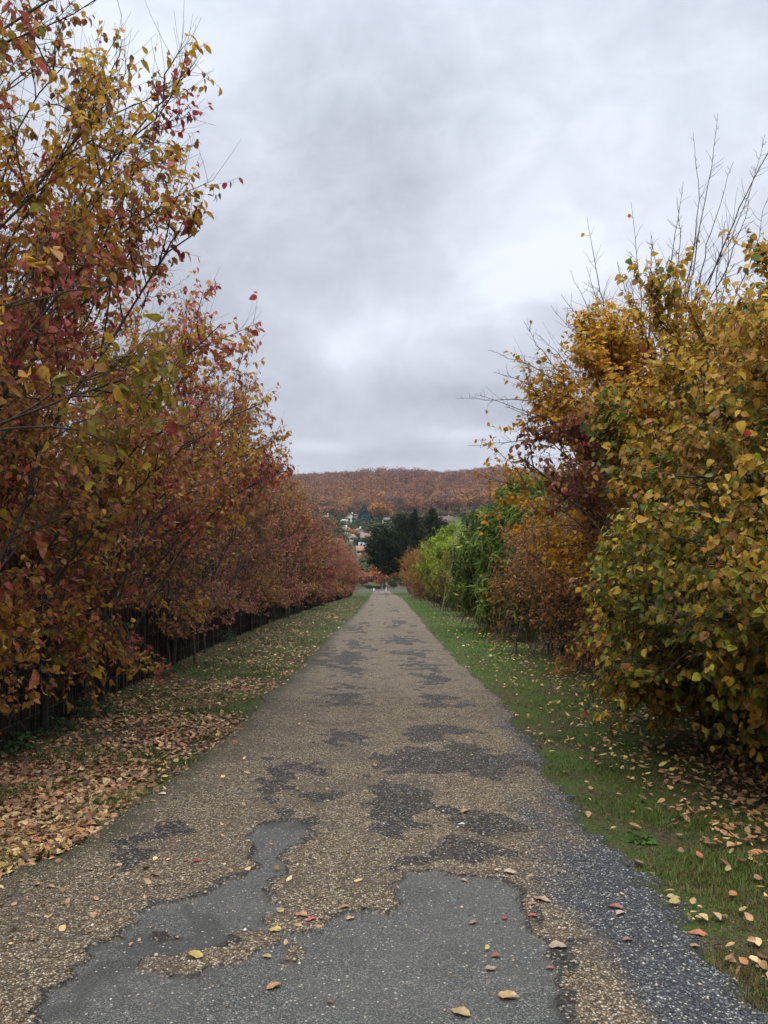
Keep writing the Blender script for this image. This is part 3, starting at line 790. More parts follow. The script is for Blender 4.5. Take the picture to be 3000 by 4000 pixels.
def left_pts(r, n):
    y = 2.0 + 118 * r.random(n) ** 2.0
    x = FX(y) - 0.25 - 2.2 * r.random(n) ** 0.8
    return np.column_stack([x, y, 2.3 * r.random(n) ** 1.2])


def right_pts(r, n):
    y = 2.5 + 110 * r.random(n) ** 2.0
    x = np.interp(y, [0, 5, 9, 14, 30, 120], [4.1, 3.7, 4.0, 4.1, 4.6, 4.8]) + 2.2 * r.random(n) ** 0.9
    return np.column_stack([x, y, 2.1 * r.random(n) ** 1.3])


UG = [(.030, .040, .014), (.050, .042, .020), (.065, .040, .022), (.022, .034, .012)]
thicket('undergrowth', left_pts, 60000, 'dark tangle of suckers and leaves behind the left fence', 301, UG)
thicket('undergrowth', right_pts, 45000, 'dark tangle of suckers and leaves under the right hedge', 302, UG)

# ------------------------------------------------------------------ the stick fence on the left
def fence():
    r = np.random.default_rng(41)
    L0, L1 = 2.2, 118.0
    o = empty('stick_fence', (FX(L0), L0, hz(FX(L0), L0)), 'long dark brown stick fence with wooden posts running under the left hedge', 'fence')
    loc = np.array(o.location)
    ysk = [L0]
    while ysk[-1] < L1: ysk.append(ysk[-1] + r.uniform(0.030, 0.052) * (1 if ysk[-1] < 30 else 1.8))
    y = np.array(ysk); x = FX(y) + r.normal(0, .012, len(y)); n = len(y)
    g = hz(x, y); h = 1.32 + r.normal(0, .04, n) + 0.05 * np.sin(y * .9)
    A = np.column_stack([x, y, g - .05]); E = np.column_stack([x + r.normal(0, .02, n), y + r.normal(0, .025, n), g + h])
    S = bez(A, (A + E) / 2 + r.normal(0, .008, A.shape), E, 4)
    V, q = tubes(S, np.ones((n, 4)) * r.uniform(.005, .011, (n, 1)), 5)
    acc = Acc(); acc.add(V, q)
    acc.build('sticks', M_STICK, o, False, loc)
    yy = np.arange(L0, L1, 0.5)
    for hh in (0.25, 0.75, 1.25):                     # the wires that bind the sticks
        Wp = np.column_stack([FX(yy) + 0.016, yy, hz(FX(yy), yy) + hh])[None]
        V, q = tubes(Wp, np.full((1, len(yy)), .0025), 4)
        a = Acc(); a.add(V, q); a.build('wire', principled('rusty wire', (.10, .06, .04), .7, .4), o, False, loc)
    first = None
    for i, py in enumerate(np.concatenate([np.arange(3.6, 40, 2.35), np.arange(40, 118, 4.7)])):
        px = float(FX(py)) + 0.055; gz = float(hz(px, py)); hh = 1.38
        if first is None:
            k_ = 7; Pz = np.array([[(0.004 * sin(j * 2.1), 0.003 * cos(j * 1.7), -0.2 + (hh + 0.2) * j / (k_ - 1)) for j in range(k_)]])
            V, q = tubes(Pz, np.array([[.042, .040, .039, .040, .037, .037, .031]]), 8)
            top = np.arange((k_ - 1) * 8, k_ * 8)
            a = Acc(); a.add(V, q)
            a.Fq.append(np.array([[top[0], top[1], top[2], top[3]], [top[0], top[3], top[4], top[7]], [top[4], top[5], top[6], top[7]]]))
            first = a.build('post', M_POST, o, False)
            p = first
        else:
            p = first.copy(); COL.objects.link(p); p.parent = o
        p.location = np.array([px, py, gz]) - loc
        p.rotation_euler = (r.normal(0, .02), r.normal(0, .02), r.uniform(0, 6))


fence()

# ------------------------------------------------------------------ grass and fallen leaves
def grass(name, x, y, seed, label, hgt, pal, wts):
    r = np.random.default_rng(seed); n = len(x)
    g = hz(x, y)
    P = np.column_stack([x, y, g - 0.005])
    s = np.maximum(1, y / 7) ** 0.7
    th = r.uniform(0, 2 * pi, n); lean = r.uniform(.05, .9, n)
    d = np.column_stack([np.cos(th) * lean, np.sin(th) * lean, np.ones(n)])
    H = (hgt * r.uniform(.4, 1.3, n) * s ** .6 * (1 + .55 * np.clip(wav(np.column_stack([x, y]), 5.0, seed + 3), -1, 1.6)))[:, None]; Wd = (0.0016 * r.uniform(.7, 1.5, n) * s)[:, None]
    b = np.column_stack([-np.sin(th), np.cos(th), np.zeros(n)])
    m = P + d * H * .5; tip = P + d * H * .85 + np.column_stack([np.cos(th), np.sin(th), -np.full(n, .3)]) * H * .3 * lean[:, None]
    V = np.stack([P - b * Wd, P + b * Wd, m + b * Wd * .8, m - b * Wd * .8, tip], 1).reshape(-1, 3)
    i = (np.arange(n) * 5)[:, None]
    C = tint(P, pal, wts, seed, 1.5, .6); C = C * (1 + (smooth(y, 6, 16) * (x > 0))[:, None] * [0.05, .8, 0.2]); C = np.repeat(C, 5, 0)
    o = mesh_obj(name, V, [np.array([[0, 1, 2, 3]]) + i, np.array([[3, 2, 4]]) + i], M_BLADE, color=C)
    return tag(o, label, 'grass', kind='stuff')


def spread(r, n, y0, y1, pw=1.0):
    """distances falling off so that each patch of picture gets about as many"""
    return 1 / (1 / y1 + (1 / y0 - 1 / y1) * r.random(n) ** pw)


r = np.random.default_rng(51)
n = 330000
y = spread(r, n, 2.3, 110)
f = r.random(n)
x = R_(y) - 0.06 + f * (np.interp(y, [0, 5, 12, 25, 120], [2.6, 2.6, 2.4, 2.4, 2.6])) 
nn = wav(np.column_stack([x, y]), 2.2, 5)
worn = smooth(-(x - R_(y)) + 0.26 * nn, -0.5, 0.0)
ok = (r.random(n) > 0.55 * worn + 0.15) & (r.random(n) > 0.8 * smooth(x, 2.9, 3.9))
GP = [(.065, .12, .018), (.045, .088, .015), (.11, .155, .025), (.19, .17, .035), (.17, .11, .04)]
grass('grass', x[ok], y[ok], 52, 'short green grass on the right verge', 0.034, GP, [3.4, 4, 1.6, 1.8, 1.8])
n = 150000
y = spread(r, n, 3.2, 110)
x = L_(y) + 0.10 - r.random(n) * (np.abs(FX(y)) - np.abs(L_(y)) + 0.1)
nn = wav(np.column_stack([x, y]), 1.5, 6) + .5 * wav(np.column_stack([x, y]), 4.5, 7)
ok = r.random(n) < np.clip(0.16 + 0.45 * nn + 0.25 * smooth(x - FX(y), .2, 1.3), 0.03, 1)
grass('grass', x[ok], y[ok], 53, 'patchy grass showing between fallen leaves on the left verge', 0.05, GP, [3, 4, 1.5, 1, .8])


def litter(name, x, y, z, seed, label, L=0.058, pal=None, wts=None):
    r = np.random.default_rng(seed); n = len(x)
    s = np.maximum(1, y / 12) ** .45
    P = np.column_stack([x, y, z + r.uniform(.002, .018, n)])
    th = r.uniform(0, 2 * pi, n)
    a = unit(np.column_stack([np.cos(th), np.sin(th), r.normal(0, .22, n)]))
    nr = unit(np.column_stack([r.normal(0, .35, (n, 2)), np.ones(n)]))
    V, F_, kk = leaf_mesh(P, a, nr, L * s * np.clip(r.normal(.8, .33, n), .2, 1.5), L * .34 * s * np.clip(r.normal(.85, .3, n), .2, 1.4), 0, r.choice([.45, -.3, .2]), r.normal(0, .25, n))
    pal = pal or [(.48, .31, .15), (.56, .42, .19), (.36, .20, .10), (.22, .12, .06), (.42, .12, .07), (.50, .23, .09), (.54, .42, .11), (.12, .07, .045)]
    wts = wts or [2.6, 2, 4.2, 4.5, 1.8, 2.2, 1.2, 4.5]
    C = np.repeat(tint(P, pal, wts, seed, 1.2, .35, .4), kk, 0)
    return tag(mesh_obj(name, V, [F_], M_FALLEN, color=C), label, 'fallen leaves', kind='stuff')


n = 46000
y = spread(r, n, 3.0, 90, 0.9)
w_ = np.abs(FX(y)) - np.abs(L_(y))
f = r.random(n) ** 0.8
x = FX(y) + 0.02 + f * (w_ + 0.1)
nn = wav(np.column_stack([x, y]), 1.4, 8) + .4 * wav(np.column_stack([x, y]), 4, 9)
ok = r.random(n) < np.clip(0.66 - 0.38 * nn - 0.40 * smooth(f, .6, 1.05) - .15 * smooth(y, 25, 60) * smooth(f, 0.2, .5), 0.04, 1)
litter('fallen_leaves', x[ok], y[ok], hz(x[ok], y[ok]) + 0.008, 61, 'thick tan and red leaf litter between the fence and the lane')
n = 16000
y = spread(r, n, 2.6, 70, 0.85)
f = r.random(n)
x = R_(y) + 0.02 + f * 2.5
ok = r.random(n) < np.clip(0.12 + 0.95 * smooth(f, .1, .7) * (1 - .5 * smooth(y, 15, 40)) - 0.15 * wav(np.column_stack([x, y]), 1.7, 12), 0.02, 1)
litter('fallen_leaves', x[ok], y[ok], hz(x[ok], y[ok]) + 0.025, 62, 'golden and brown leaves scattered over the right verge grass',
       wts=[3, 3, 4, 3, .6, 2, 1.4, 3])
n = 650
y = spread(r, n, 3.2, 45, 0.75)
f = r.random(n)
x = L_(y) + f * (R_(y) - L_(y))
ok = (r.random(n) < 0.12 + 0.9 * smooth(-x, 0.1, 1.7)) & (y > 3.4)
litter('fallen_leaves', x[ok], y[ok], ROADZ(x[ok], y[ok]), 63, 'single pale leaves dotted along the gravel of the lane', wts=[5, 4, 3, 1.5, .8, 1, .5, 1.2], L=0.045)


# the leaves one can point at on the lane, each its own thing
ROAD_LEAVES = [  # picture x, y, length px, colour, label
    (1170, 1957, 34, (.40, .28, .17), 'large curled tan leaf at the right broken edge of the asphalt'),
    (1150, 1967, 20, (.30, .17, .10), 'small brown leaf tucked beside the large curled tan leaf'),
    (1102, 1897, 30, (.45, .36, .24), 'pale beige leaf where gravel meets the top right corner of the asphalt'),
    (1003, 1906, 14, (.36, .27, .16), 'small tan leaf on the top rim of the big asphalt patch'),
    (1150, 1993, 18, (.36, .10, .06), 'orange-red leaf just inside the blue gravel'),
    (1091, 1990, 14, (.26, .05, .06), 'small crimson leaf lying alone on the asphalt'),
    (1021, 2000, 20, (.27, .20, .11), 'crumpled olive-brown leaf on the asphalt'),
    (1204, 2065, 38, (.38, .30, .20), 'long pale leaf folded flat on the gravel by the asphalt edge'),
    (1061, 2105, 24, (.33, .25, .16), 'oval tan leaf with a stalk in the middle of the asphalt'),
    (1070, 2076, 20, (.28, .11, .06), 'narrow rusty leaf above the oval tan one'),
    (1098, 2170, 42, (.40, .27, .12), 'wide yellow-brown leaf near the bottom of the asphalt'),
    (1187, 2104, 16, (.32, .13, .09), 'reddish leaf on the dark broken edge'),
    (1340, 1992, 24, (.44, .37, .27), 'pale leaf under a pair of brown leaves on the blue gravel'),
    (1330, 1977, 26, (.28, .13, .08), 'brown upper leaf of the pair on the blue gravel'),
    (1355, 2050, 22, (.27, .18, .11), 'crinkled brown leaf alone on the blue gravel'),
    (1508, 2018, 38, (.45, .17, .09), 'bright salmon leaf at the edge of the grass'),
    (1455, 1950, 26, (.40, .32, .17), 'cream leaf among weeds at the grass edge'),
    (1500, 2060, 22, (.33, .21, .12), 'brown leaf lying just below the salmon one'),
    (650, 1992, 28, (.42, .22, .11), 'orange-tan leaf in the notch of gravel between the asphalt tongues'),
    (672, 2000, 20, (.48, .12, .10), 'pink-red leaf touching the orange-tan one in the notch'),
    (594, 2020, 27, (.46, .37, .10), 'yellow leaf lying flat on the left asphalt'),
    (422, 2085, 32, (.44, .33, .10), 'yellow leaf with a long stalk on the gravel pocket in the asphalt'),
    (576, 2077, 20, (.36, .29, .11), 'upright yellow-green leaf left of the small pothole'),
    (592, 2143, 32, (.38, .23, .10), 'orange-brown leaf on the asphalt below the small pothole'),
    (744, 1972, 20, (.37, .23, .12), 'brown leaf above the asphalt neck'),
    (757, 1991, 20, (.42, .29, .15), 'tan leaf on the rim of the asphalt neck'),
    (425, 1875, 16, (.34, .05, .07), 'crimson leaf alone on the left gravel'),
    (172, 1822, 30, (.44, .37, .25), 'long pale leaf on the gravel near the left verge'),
    (350, 1723, 17, (.60, .52, .36), 'whitish leaf on the bare left side of the lane'),
    (110, 1927, 18, (.38, .25, .12), 'small tan leaf far down the left gravel'),
    (330, 1740, 15, (.34, .27, .13), 'tiny yellowish leaf beside the whitish one'),
    (997, 1790, 14, (.60, .56, .44), 'white-looking leaf on the dark right wheel track'),
    (1002, 1762, 22, (.40, .22, .10), 'curled brown-orange leaf above the white-looking one'),
    (995, 2205, 40, (.36, .27, .12), 'broad yellow-brown leaf cut by the bottom of the picture'),
    (714, 2178, 16, (.16, .09, .05), 'dark brown curled leaf low on the asphalt'),
    (335, 1903, 22, (.22, .13, .07), 'flat dark tan leaf on the left gravel')]
for i, (px, py, lp, col, lab) in enumerate(ROAD_LEAVES):
    x, y = road(px, py); rr = np.random.default_rng(900 + i)
    d = math.hypot(x, y); Ln = lp * math.hypot(d, 1.6) / F * 0.98
    th = rr.uniform(-0.6, 0.6) + (pi if rr.random() < .5 else 0)
    z = float(z_at(np.array([x]), np.array([y]))[0]) + 0.006
    # a finer leaf than the litter: seven stations, wavy margin, midrib and stalk
    k_ = 8; t_ = np.linspace(0, 1, k_); wv = np.sin(np.pi * t_ ** 0.8) ** 0.75 * 0.30 * Ln
    rise = 0.10 * Ln * np.sin(np.pi * t_ * rr.uniform(.8, 1.4) + rr.uniform(-.5, .5)) ** 2
    V = []; Cc = []
    for s in (-1, -0.5, 0, 0.5, 1):
        wav_ = 0.05 * Ln * np.sin(t_ * rr.uniform(7, 12) + s * 3)
        V.append(np.column_stack([(t_ - .5) * Ln, s * wv, rise + abs(s) * rr.uniform(.02, .22) * wv + abs(s) * np.abs(wav_)]))
        Cc.append(np.tile(np.array(col) * (0.82 if s == 0 else 1) * rr.uniform(.9, 1.1), (k_, 1)))
    V = np.concatenate(V); ii = np.arange(5 * k_).reshape(5, k_)
    q = np.stack([ii[:-1, :-1], ii[:-1, 1:], ii[1:, 1:], ii[1:, :-1]], -1).reshape(-1, 4)
    a = Acc(); a.add(V, q, np.concatenate(Cc))
    st_ = np.array([[(-.5 * Ln, 0, rise[0]), (-.62 * Ln, .02 * Ln, rise[0] + .03 * Ln), (-.8 * Ln, .06 * Ln, .002)]])
    v2, q2 = tubes(st_, np.full((1, 3), .0009), 4); a.add(v2, q2, np.tile(np.array(col) * .6, (len(v2), 1)))
    o = a.build('fallen_leaf', M_FALLEN, None, True)
    o.location = (x, y, z); o.rotation_euler = (rr.normal(0, .06), rr.normal(0, .06), th)
    tag(o, lab, 'leaf', 'fallen leaves lying singly on the lane')

# low weeds at the fence foot
def weed(px, py, label, seed, n=260, rad=0.32, h=0.28, pal=None):
    g = hit(px, py); r = np.random.default_rng(seed)
    th = r.uniform(0, 2 * pi, n); rr = rad * r.random(n) ** .5
    P = np.column_stack([g[0] + rr * np.cos(th), g[1] + rr * np.sin(th), np.zeros(n)])
    P[:, 2] = hz(P[:, 0], P[:, 1]) + h * r.random(n) * (1 - (rr / rad) ** 2 * .6) + .01
    a = unit(np.column_stack([np.cos(th), np.sin(th), r.normal(0, .5, n)]))
    V, F_, kk = leaf_mesh(P, a, unit(r.normal(size=P.shape) * .4 + [0, 0, 1]), r.uniform(.03, .065, n), r.uniform(.014, .026, n), 0, .15, .25)
    o = empty('weed_plant', g, label, 'plant', 'weeds along the foot of the fence')
    a_ = Acc(); a_.add(V, F_, np.repeat(tint(P, pal or [(.045, .095, .030), (.03, .065, .022), (.07, .12, .04)], [1] * len(pal or [0, 0, 0]), seed), kk, 0))
    a_.build('foliage', M_LEAF, o, False, g)
    m = 26; A = np.column_stack([g[0] + r.normal(0, rad * .3, m), g[1] + r.normal(0, rad * .3, m), np.full(m, g[2] - .02)])
    E = P[r.integers(0, n, m)]
    V, q = tubes(bez(A, (A + E) / 2 + [0, 0, .05], E, 4), np.full((m, 4), .0018), 3)
    s_ = Acc(); s_.add(V, q); s_.build('stems', M_TWIG, o, False, g)


weed(185, 1548, 'low dark green ivy-like weed in front of the fence foot', 71, 420, .36, .26)
weed(95, 1585, 'small dark weed patch left of the ivy-like one', 72, 260, .30, .18)
weed(20, 1630, 'dark weed tuft at the lowest corner of the fence', 73, 260, .28, .2)
weed(345, 1462, 'thin grey-green weed by the fence further down the verge', 74, 220, .25, .3)
weed(480, 1388, 'tall grassy weed beside a far fence post', 75, 260, .4, .45)
weed(1385, 1820, 'small bright green clover tuft in the right verge grass', 76, 40, .06, .02, [(.10, .22, .03), (.07, .16, .03)])

# ------------------------------------------------------------------ distant trees
def lump_crown(r, n, c, rad, lobes=9, size=0.8, jitter=.16, flat=.5):
    """leaf-clump faces on a cluster of lobes -> points, normals"""
    lc = unit(r.normal(size=(lobes, 3)) + [0, 0, .25]) * r.uniform(.25, .62, (lobes, 1)); lr = r.uniform(.38, .60, lobes)
    k_ = r.integers(0, lobes, n); d = unit(r.normal(size=(n, 3)) + [0, 0, .15])
    q = lc[k_] + d * (lr[k_] * r.uniform(.72, 1.08, n))[:, None]
    return c + q * rad, unit(d + r.normal(size=(n, 3)) * flat)


def far_tree(name, px, py, hpx, wpx, pal, wts, label, seed, kind='round', n=1500, group='trees in the valley', trunk=.25, cat='tree', base=None):
    g = hit(px, py) if base is None else np.array(base, float)
    d = g[1]; H = hpx * d / F; Wd = wpx * d / F / 2
    r = np.random.default_rng(seed)
    o = empty(name, g, label, cat, group)
    if kind == 'round':
        P, N = lump_crown(r, n, g + [0, 0, H * .56], np.array([Wd, Wd, H * .46]), 14)
        sz = max(Wd, H * .5) * .11
    else:                                   # cone of drooping tiers
        t = r.random(n) ** .7; ang = r.uniform(0, 2 * pi, n)
        tier = 1 + .28 * np.sin(t * 26 + 2 * np.sin(ang * 3)); rr = Wd * (t * .96 + .04) * tier * r.uniform(.5, 1, n)
        P = np.column_stack([g[0] + rr * np.cos(ang), g[1] + rr * np.sin(ang), g[2] + H * (1 - t * .93)])
        N = unit(np.column_stack([np.cos(ang), np.sin(ang), np.full(n, .7)]) + r.normal(size=(n, 3)) * .45)
        sz = max(Wd, H * .3) * .13
    a = unit(np.cross(N, r.normal(size=N.shape)))
    V, F_, kk = leaf_mesh(P, a, N, sz * 2.0 * r.uniform(.5, 1.2, n), sz * .7 * r.uniform(.6, 1.2, n), 1, .1, .1)
    acc = Acc(); acc.add(V, F_, np.repeat(tint(P, pal, wts, seed, 1.5 / max(Wd, .5), .5), kk, 0)); acc.build('crown', M_FAR, o, False, g)
    T = np.array([[g + [0, 0, -.3], g + [0.03 * H, 0, H * .3], g + [0, 0, H * .75]]])
    V, q = tubes(T, np.array([[.035, .025, .01]]) * H, 6)
    limbs = np.stack([np.repeat((g + [0, 0, H * .3])[None], 7, 0), g + [0, 0, H * .5] + unit(r.normal(size=(7, 3))) * Wd * .4, g + [0, 0, H * .6] + unit(r.normal(size=(7, 3))) * Wd * .7], 1)
    s_ = Acc(); s_.add(V, q); V, q = tubes(limbs, np.tile(np.array([[.015, .01, .004]]) * H, (7, 1)), 4); s_.add(V, q)
    s_.build('trunk', M_BARK, o, True, g)
    return o


# big dark conifers overhanging the far lane
def conifer(root, ctr, rad, label, seed, tips=(), n=18000):
    r = np.random.default_rng(seed)
    g = np.array([root[0], root[1], float(hz(*root))]); c = np.array([ctr[0], ctr[1], g[2] + ctr[2]]); rad = np.array(rad)
    o = empty('dark_conifer', g, label, 'tree', 'dark conifers at the far end of the lane')
    nb = 150
    d = unit(r.normal(size=(nb, 3)) * [1, 1, .85]); E = c + d * rad * r.uniform(.82, 1.08, (nb, 1))
    for (tx, tz, tr) in tips:                # pointed leaders
        m = 26; t = r.random(m)
        a_ = r.uniform(0, 6.28, m)
        E = np.vstack([E, np.column_stack([g[0] + tx + tr * t * np.cos(a_), g[1] + tr * t * np.sin(a_), g[2] + tz - 3.2 * t])])
    nb = len(E)
    A = np.column_stack([np.full(nb, g[0]) + (c[0] - g[0]) * .5, np.full(nb, g[1]), g[2] + 1.6 + (E[:, 2] - g[2] - 1.6) * .62 - .6])
    Bm = (A + E) / 2 + [0, 0, .5]
    BR = bez(A, Bm, E, 7, r, .05)
    wood = Acc(); V, q = tubes(BR, .05 * np.linspace(1, .15, 7)[None] * np.ones((nb, 1)), 4); wood.add(V, q)
    T = np.array([[g + [0, 0, -.3], g + [(c[0] - g[0]) * .25, 0, 3.0], (c + g) / 2 + [0, 0, rad[2] * .6], c + [0, 0, rad[2] * .85]]])
    V, q = tubes(T, np.array([[.34, .27, .18, .05]]), 8); wood.add(V, q)
    wood.build('trunk', M_BARK, o, True, g)
    p, t, pi_, tt = sample(BR, r, n // nb, .42, 1.0)
    p = p + r.normal(size=p.shape) * np.array([.42, .42, .26]) * (1.15 - .5 * tt[:, None])
    a = unit(t * .6 + r.normal(size=p.shape) * .5 - [0, 0, .25])
    V, F_, kk = leaf_mesh(p, a, unit(r.normal(size=p.shape) * .6 + [0, 0, .8]), r.uniform(.22, .5, len(p)), r.uniform(.05, .11, len(p)), 1, .2, .15)
    C = tint(p, [(.016, .030, .012), (.024, .042, .015), (.011, .021, .009), (.036, .058, .018)], [3, 3, 3, 1], seed, .6, .6)
    f = Acc(); f.add(V, F_, np.repeat(C, kk, 0)); f.build('crown', M_FAR, o, False, g)


conifer((5.0, 132), (0.7, 132, 8.1), (3.9, 4.2, 4.2), 'rounded dark conifer whose crown overhangs the far lane', 401)
conifer((6.2, 146), (4.6, 146, 10.2), (3.6, 4, 5.2), 'taller dark conifer standing behind the rounded one', 402, tips=((0.2, 16.0, 1.9),))
conifer((10.4, 143), (9.4, 143, 9.4), (3.6, 4, 5.8), 'dark spiky conifer at the outer side of the group', 403, tips=((-1.0, 15.8, 1.7),))

# ------------------------------------------------------------------ the end of the lane
M_ASPH = principled('lane end asphalt', (.055, .052, .048), .85, .2, (1.2, (.08, .075, .07)))
M_KERB = principled('kerb concrete', (.16, .155, .14), .85, .2, (3, (.11, .105, .095)))
M_WHITE = principled('white painted post', (.78, .77, .74), .6, .3, (8, (.62, .61, .58)))
a = Acc(); z0 = float(hz(0, 219))
Vq = []
for yy in (216.2, 223.0):
    Vq += [(-26, yy, 0), (26, yy, 0)]
Vq = np.array(Vq, float); Vq[:, 2] = hz(Vq[:, 0], Vq[:, 1]) + .012
a.add(Vq, [(0, 1, 3, 2)])
tag(a.build('cross_road', M_ASPH), 'narrow cross road at the bottom of the lane', 'road', kind='structure')
a = Acc(); a.box((0, 223.2, float(hz(0, 223.2)) + .06), (52, .14, .20))
tag(a.build('kerb', M_KERB), 'pale kerb beyond the cross road', 'kerb', kind='structure')


def bollard(px, label, hh=0.95, ww=.13):
    x = (px - 829.5 + 4.5) * 214 / F; g = np.array([x, 214.0, float(hz(x, 214))])
    o = empty('bollard', g, label, 'bollard', 'white bollards at the lane end')
    k_ = 6
    P = np.array([[(0, 0, -.1), (0, 0, hh * .1), (0, 0, hh * .8), (0, 0, hh * .95), (0, 0, hh)]], float)
    V, q = tubes(P, np.array([[ww, ww, ww * .95, ww * .8, ww * .25]]), 10)
    s = Acc(); s.add(V, q); s.build('shaft', M_WHITE, o, True)
    V, q = tubes(np.array([[(0, 0, hh * .70), (0, 0, hh * .80)]]), np.array([[ww * 1.03, ww * 1.03]]), 10)
    s = Acc(); s.add(V, q); s.build('band', principled('dark band', (.12, .03, .03), .5), o, True)


bollard(834, 'tall white bollard on the right of the lane end')
bollard(807.5, 'short white bollard on the left of the lane end', .75, .2)
far_tree('maple_tree', 824, 1266, 52, 48, [(.62, .24, .09), (.52, .26, .12), (.66, .32, .14)], [3, 2, 2], 'glowing orange tree seen under the dark conifer at the lane end', 501, n=2600, base=(-0.4, 240, float(hz(0, 240))))
far_tree('maple_tree', 802, 1266, 34, 36, [(.34, .14, .07), (.24, .12, .05), (.36, .16, .07)], [3, 2, 2], 'duller orange tree to the left of the glowing one', 502, n=1600, base=(-6.2, 243, float(hz(0, 243))))
far_tree('cypress_shrub', 832, 1269, 19, 9, [DGRN, (.02, .04, .015)], [2, 2], 'small dark cone-shaped shrub in front of the orange tree', 503, kind='cone', n=600, base=(0.7, 228, float(hz(0, 228))))
for i, (x, wv, hv, lab) in enumerate([(-3.6, 3.2, 1.3, 'low green bush left behind the kerb'), (-1.4, 2.8, 1.0, 'low green bush in the middle behind the kerb'), (3.4, 4.4, 3.4, 'dark brown-green bush behind the right bollard'), (7.6, 5, 4.5, 'taller dark bush right of the lane end'), (-8.4, 5, 4.2, 'tall olive bush left of the lane end')]):
    far_tree('garden_bush', 0, 0, hv * F / 226, wv * F / 226, [(.05, .08, .02), (.03, .05, .015), (.09, .07, .03)], [2, 3, 1 + i * .5], lab, 510 + i, n=900, base=(x, 226.5, float(hz(0, 226.5))), cat='bush', group='bushes behind the kerb')

# ------------------------------------------------------------------ village across the valley
M_GLASS = principled('window glass', (.03, .035, .04), .15, .5)
M_SHUT = principled('brown shutter', (.10, .055, .035), .7)


HOUSES = [(836, 1132, 24)]


def house(name, px, py, wpx, wall_px, roof_px, rz, wallc, roofc, label, wins=3, depth=8.0, chim=True, gable_front=False, seed=1):
    g = hit(px, py); d = g[1]; s = d / F; HOUSES.append((px, py, wpx))
    Wd, Hw, Hr = wpx * s, wall_px * s, roof_px * s
    o = empty(name, g, label, 'house', 'houses across the valley', rz)
    mw = principled('render ' + name, wallc, .85, .2, (.8, tuple(v * .88 for v in wallc)))
    mr = principled('tiles ' + name, roofc, .85, .15, (1.5, tuple(v * .72 for v in roofc)))
    x, y = Wd / 2, depth / 2
    # walls with two gables; the ridge runs across the view, or along it for a gable front
    if not gable_front:
        V = [(-x, -y, -3), (x, -y, -3), (x, y, -3), (-x, y, -3), (-x, -y, Hw), (x, -y, Hw), (x, y, Hw), (-x, y, Hw), (-x, 0, Hw + Hr), (x, 0, Hw + Hr)]
        Fq = [(0, 1, 5, 4), (2, 3, 7, 6), (3, 0, 4, 7), (1, 2, 6, 5)]; Ft = [(7, 4, 8), (5, 6, 9)]
        e, t = .45, .18; sl = Hr / y
        ro = [(-x - e, -y - e, Hw - e * sl), (x + e, -y - e, Hw - e * sl), (x + e, 0, Hw + Hr), (-x - e, 0, Hw + Hr), (x + e, y + e, Hw - e * sl), (-x - e, y + e, Hw - e * sl)]
    else:
        V = [(-x, -y, -3), (x, -y, -3), (x, y, -3), (-x, y, -3), (-x, -y, Hw), (x, -y, Hw), (x, y, Hw), (-x, y, Hw), (0, -y, Hw + Hr), (0, y, Hw + Hr)]
        Fq = [(0, 1, 5, 4), (2, 3, 7, 6), (3, 0, 4, 7), (1, 2, 6, 5)]; Ft = [(4, 5, 8), (6, 7, 9)]
        e, t = .6, .18; sl = Hr / x
        ro = [(-x - e, y + e, Hw - e * sl), (-x - e, -y - e, Hw - e * sl), (0, -y - e, Hw + Hr), (0, y + e, Hw + Hr), (x + e, -y - e, Hw - e * sl), (x + e, y + e, Hw - e * sl)]
    a = Acc(); a.add(np.array(V, float), Fq); a.Ft.append(np.array(Ft)); a.build('wall', mw, o)
    ro = np.array(ro, float); up = np.array([0, 0, t])
    R2 = np.vstack([ro + [0, 0, .02], ro + up])
    if not gable_front:
        tri = [(0, 1, 2, 3), (3, 2, 4, 5)]
    else:
        tri = [(0, 1, 2, 3), (3, 2, 4, 5)]
    F2 = [tuple(v + 6 for v in f_) for f_ in tri] + [tuple(reversed(f_)) for f_ in tri]
    ring = [0, 1, 2, 4, 5, 3]
    F2 += [(ring[i], ring[(i + 1) % 6], ring[(i + 1) % 6] + 6, ring[i] + 6) for i in range(6)]
    a = Acc(); a.add(R2, F2); ro_o = a.build('roof', mr, o)
    if chim:
        a = Acc(); a.box((x * .45, .3 if not gable_front else 1.0, Hw + Hr * .8 + .5), (.7, .7, 1.8)); a.build('chimney', mw, ro_o)
    r = np.random.default_rng(seed)
    for i in range(wins):
        wx = -x + Wd * (i + .5 + (.08 if i % 2 else -.08)) / wins; ww, wh = min(1.15, Wd / wins * .5), min(1.4, Hw * .5)
        a = Acc(); a.box((wx, -y - .03, Hw * .52), (ww, .08, wh)); wo = a.build('window', M_GLASS, o)
        for s_ in (-1, 1):
            a = Acc(); a.box((wx + s_ * (ww * .78), -y - .05, Hw * .52), (ww * .45, .07, wh)); a.build('shutter', M_SHUT, wo)
    return o


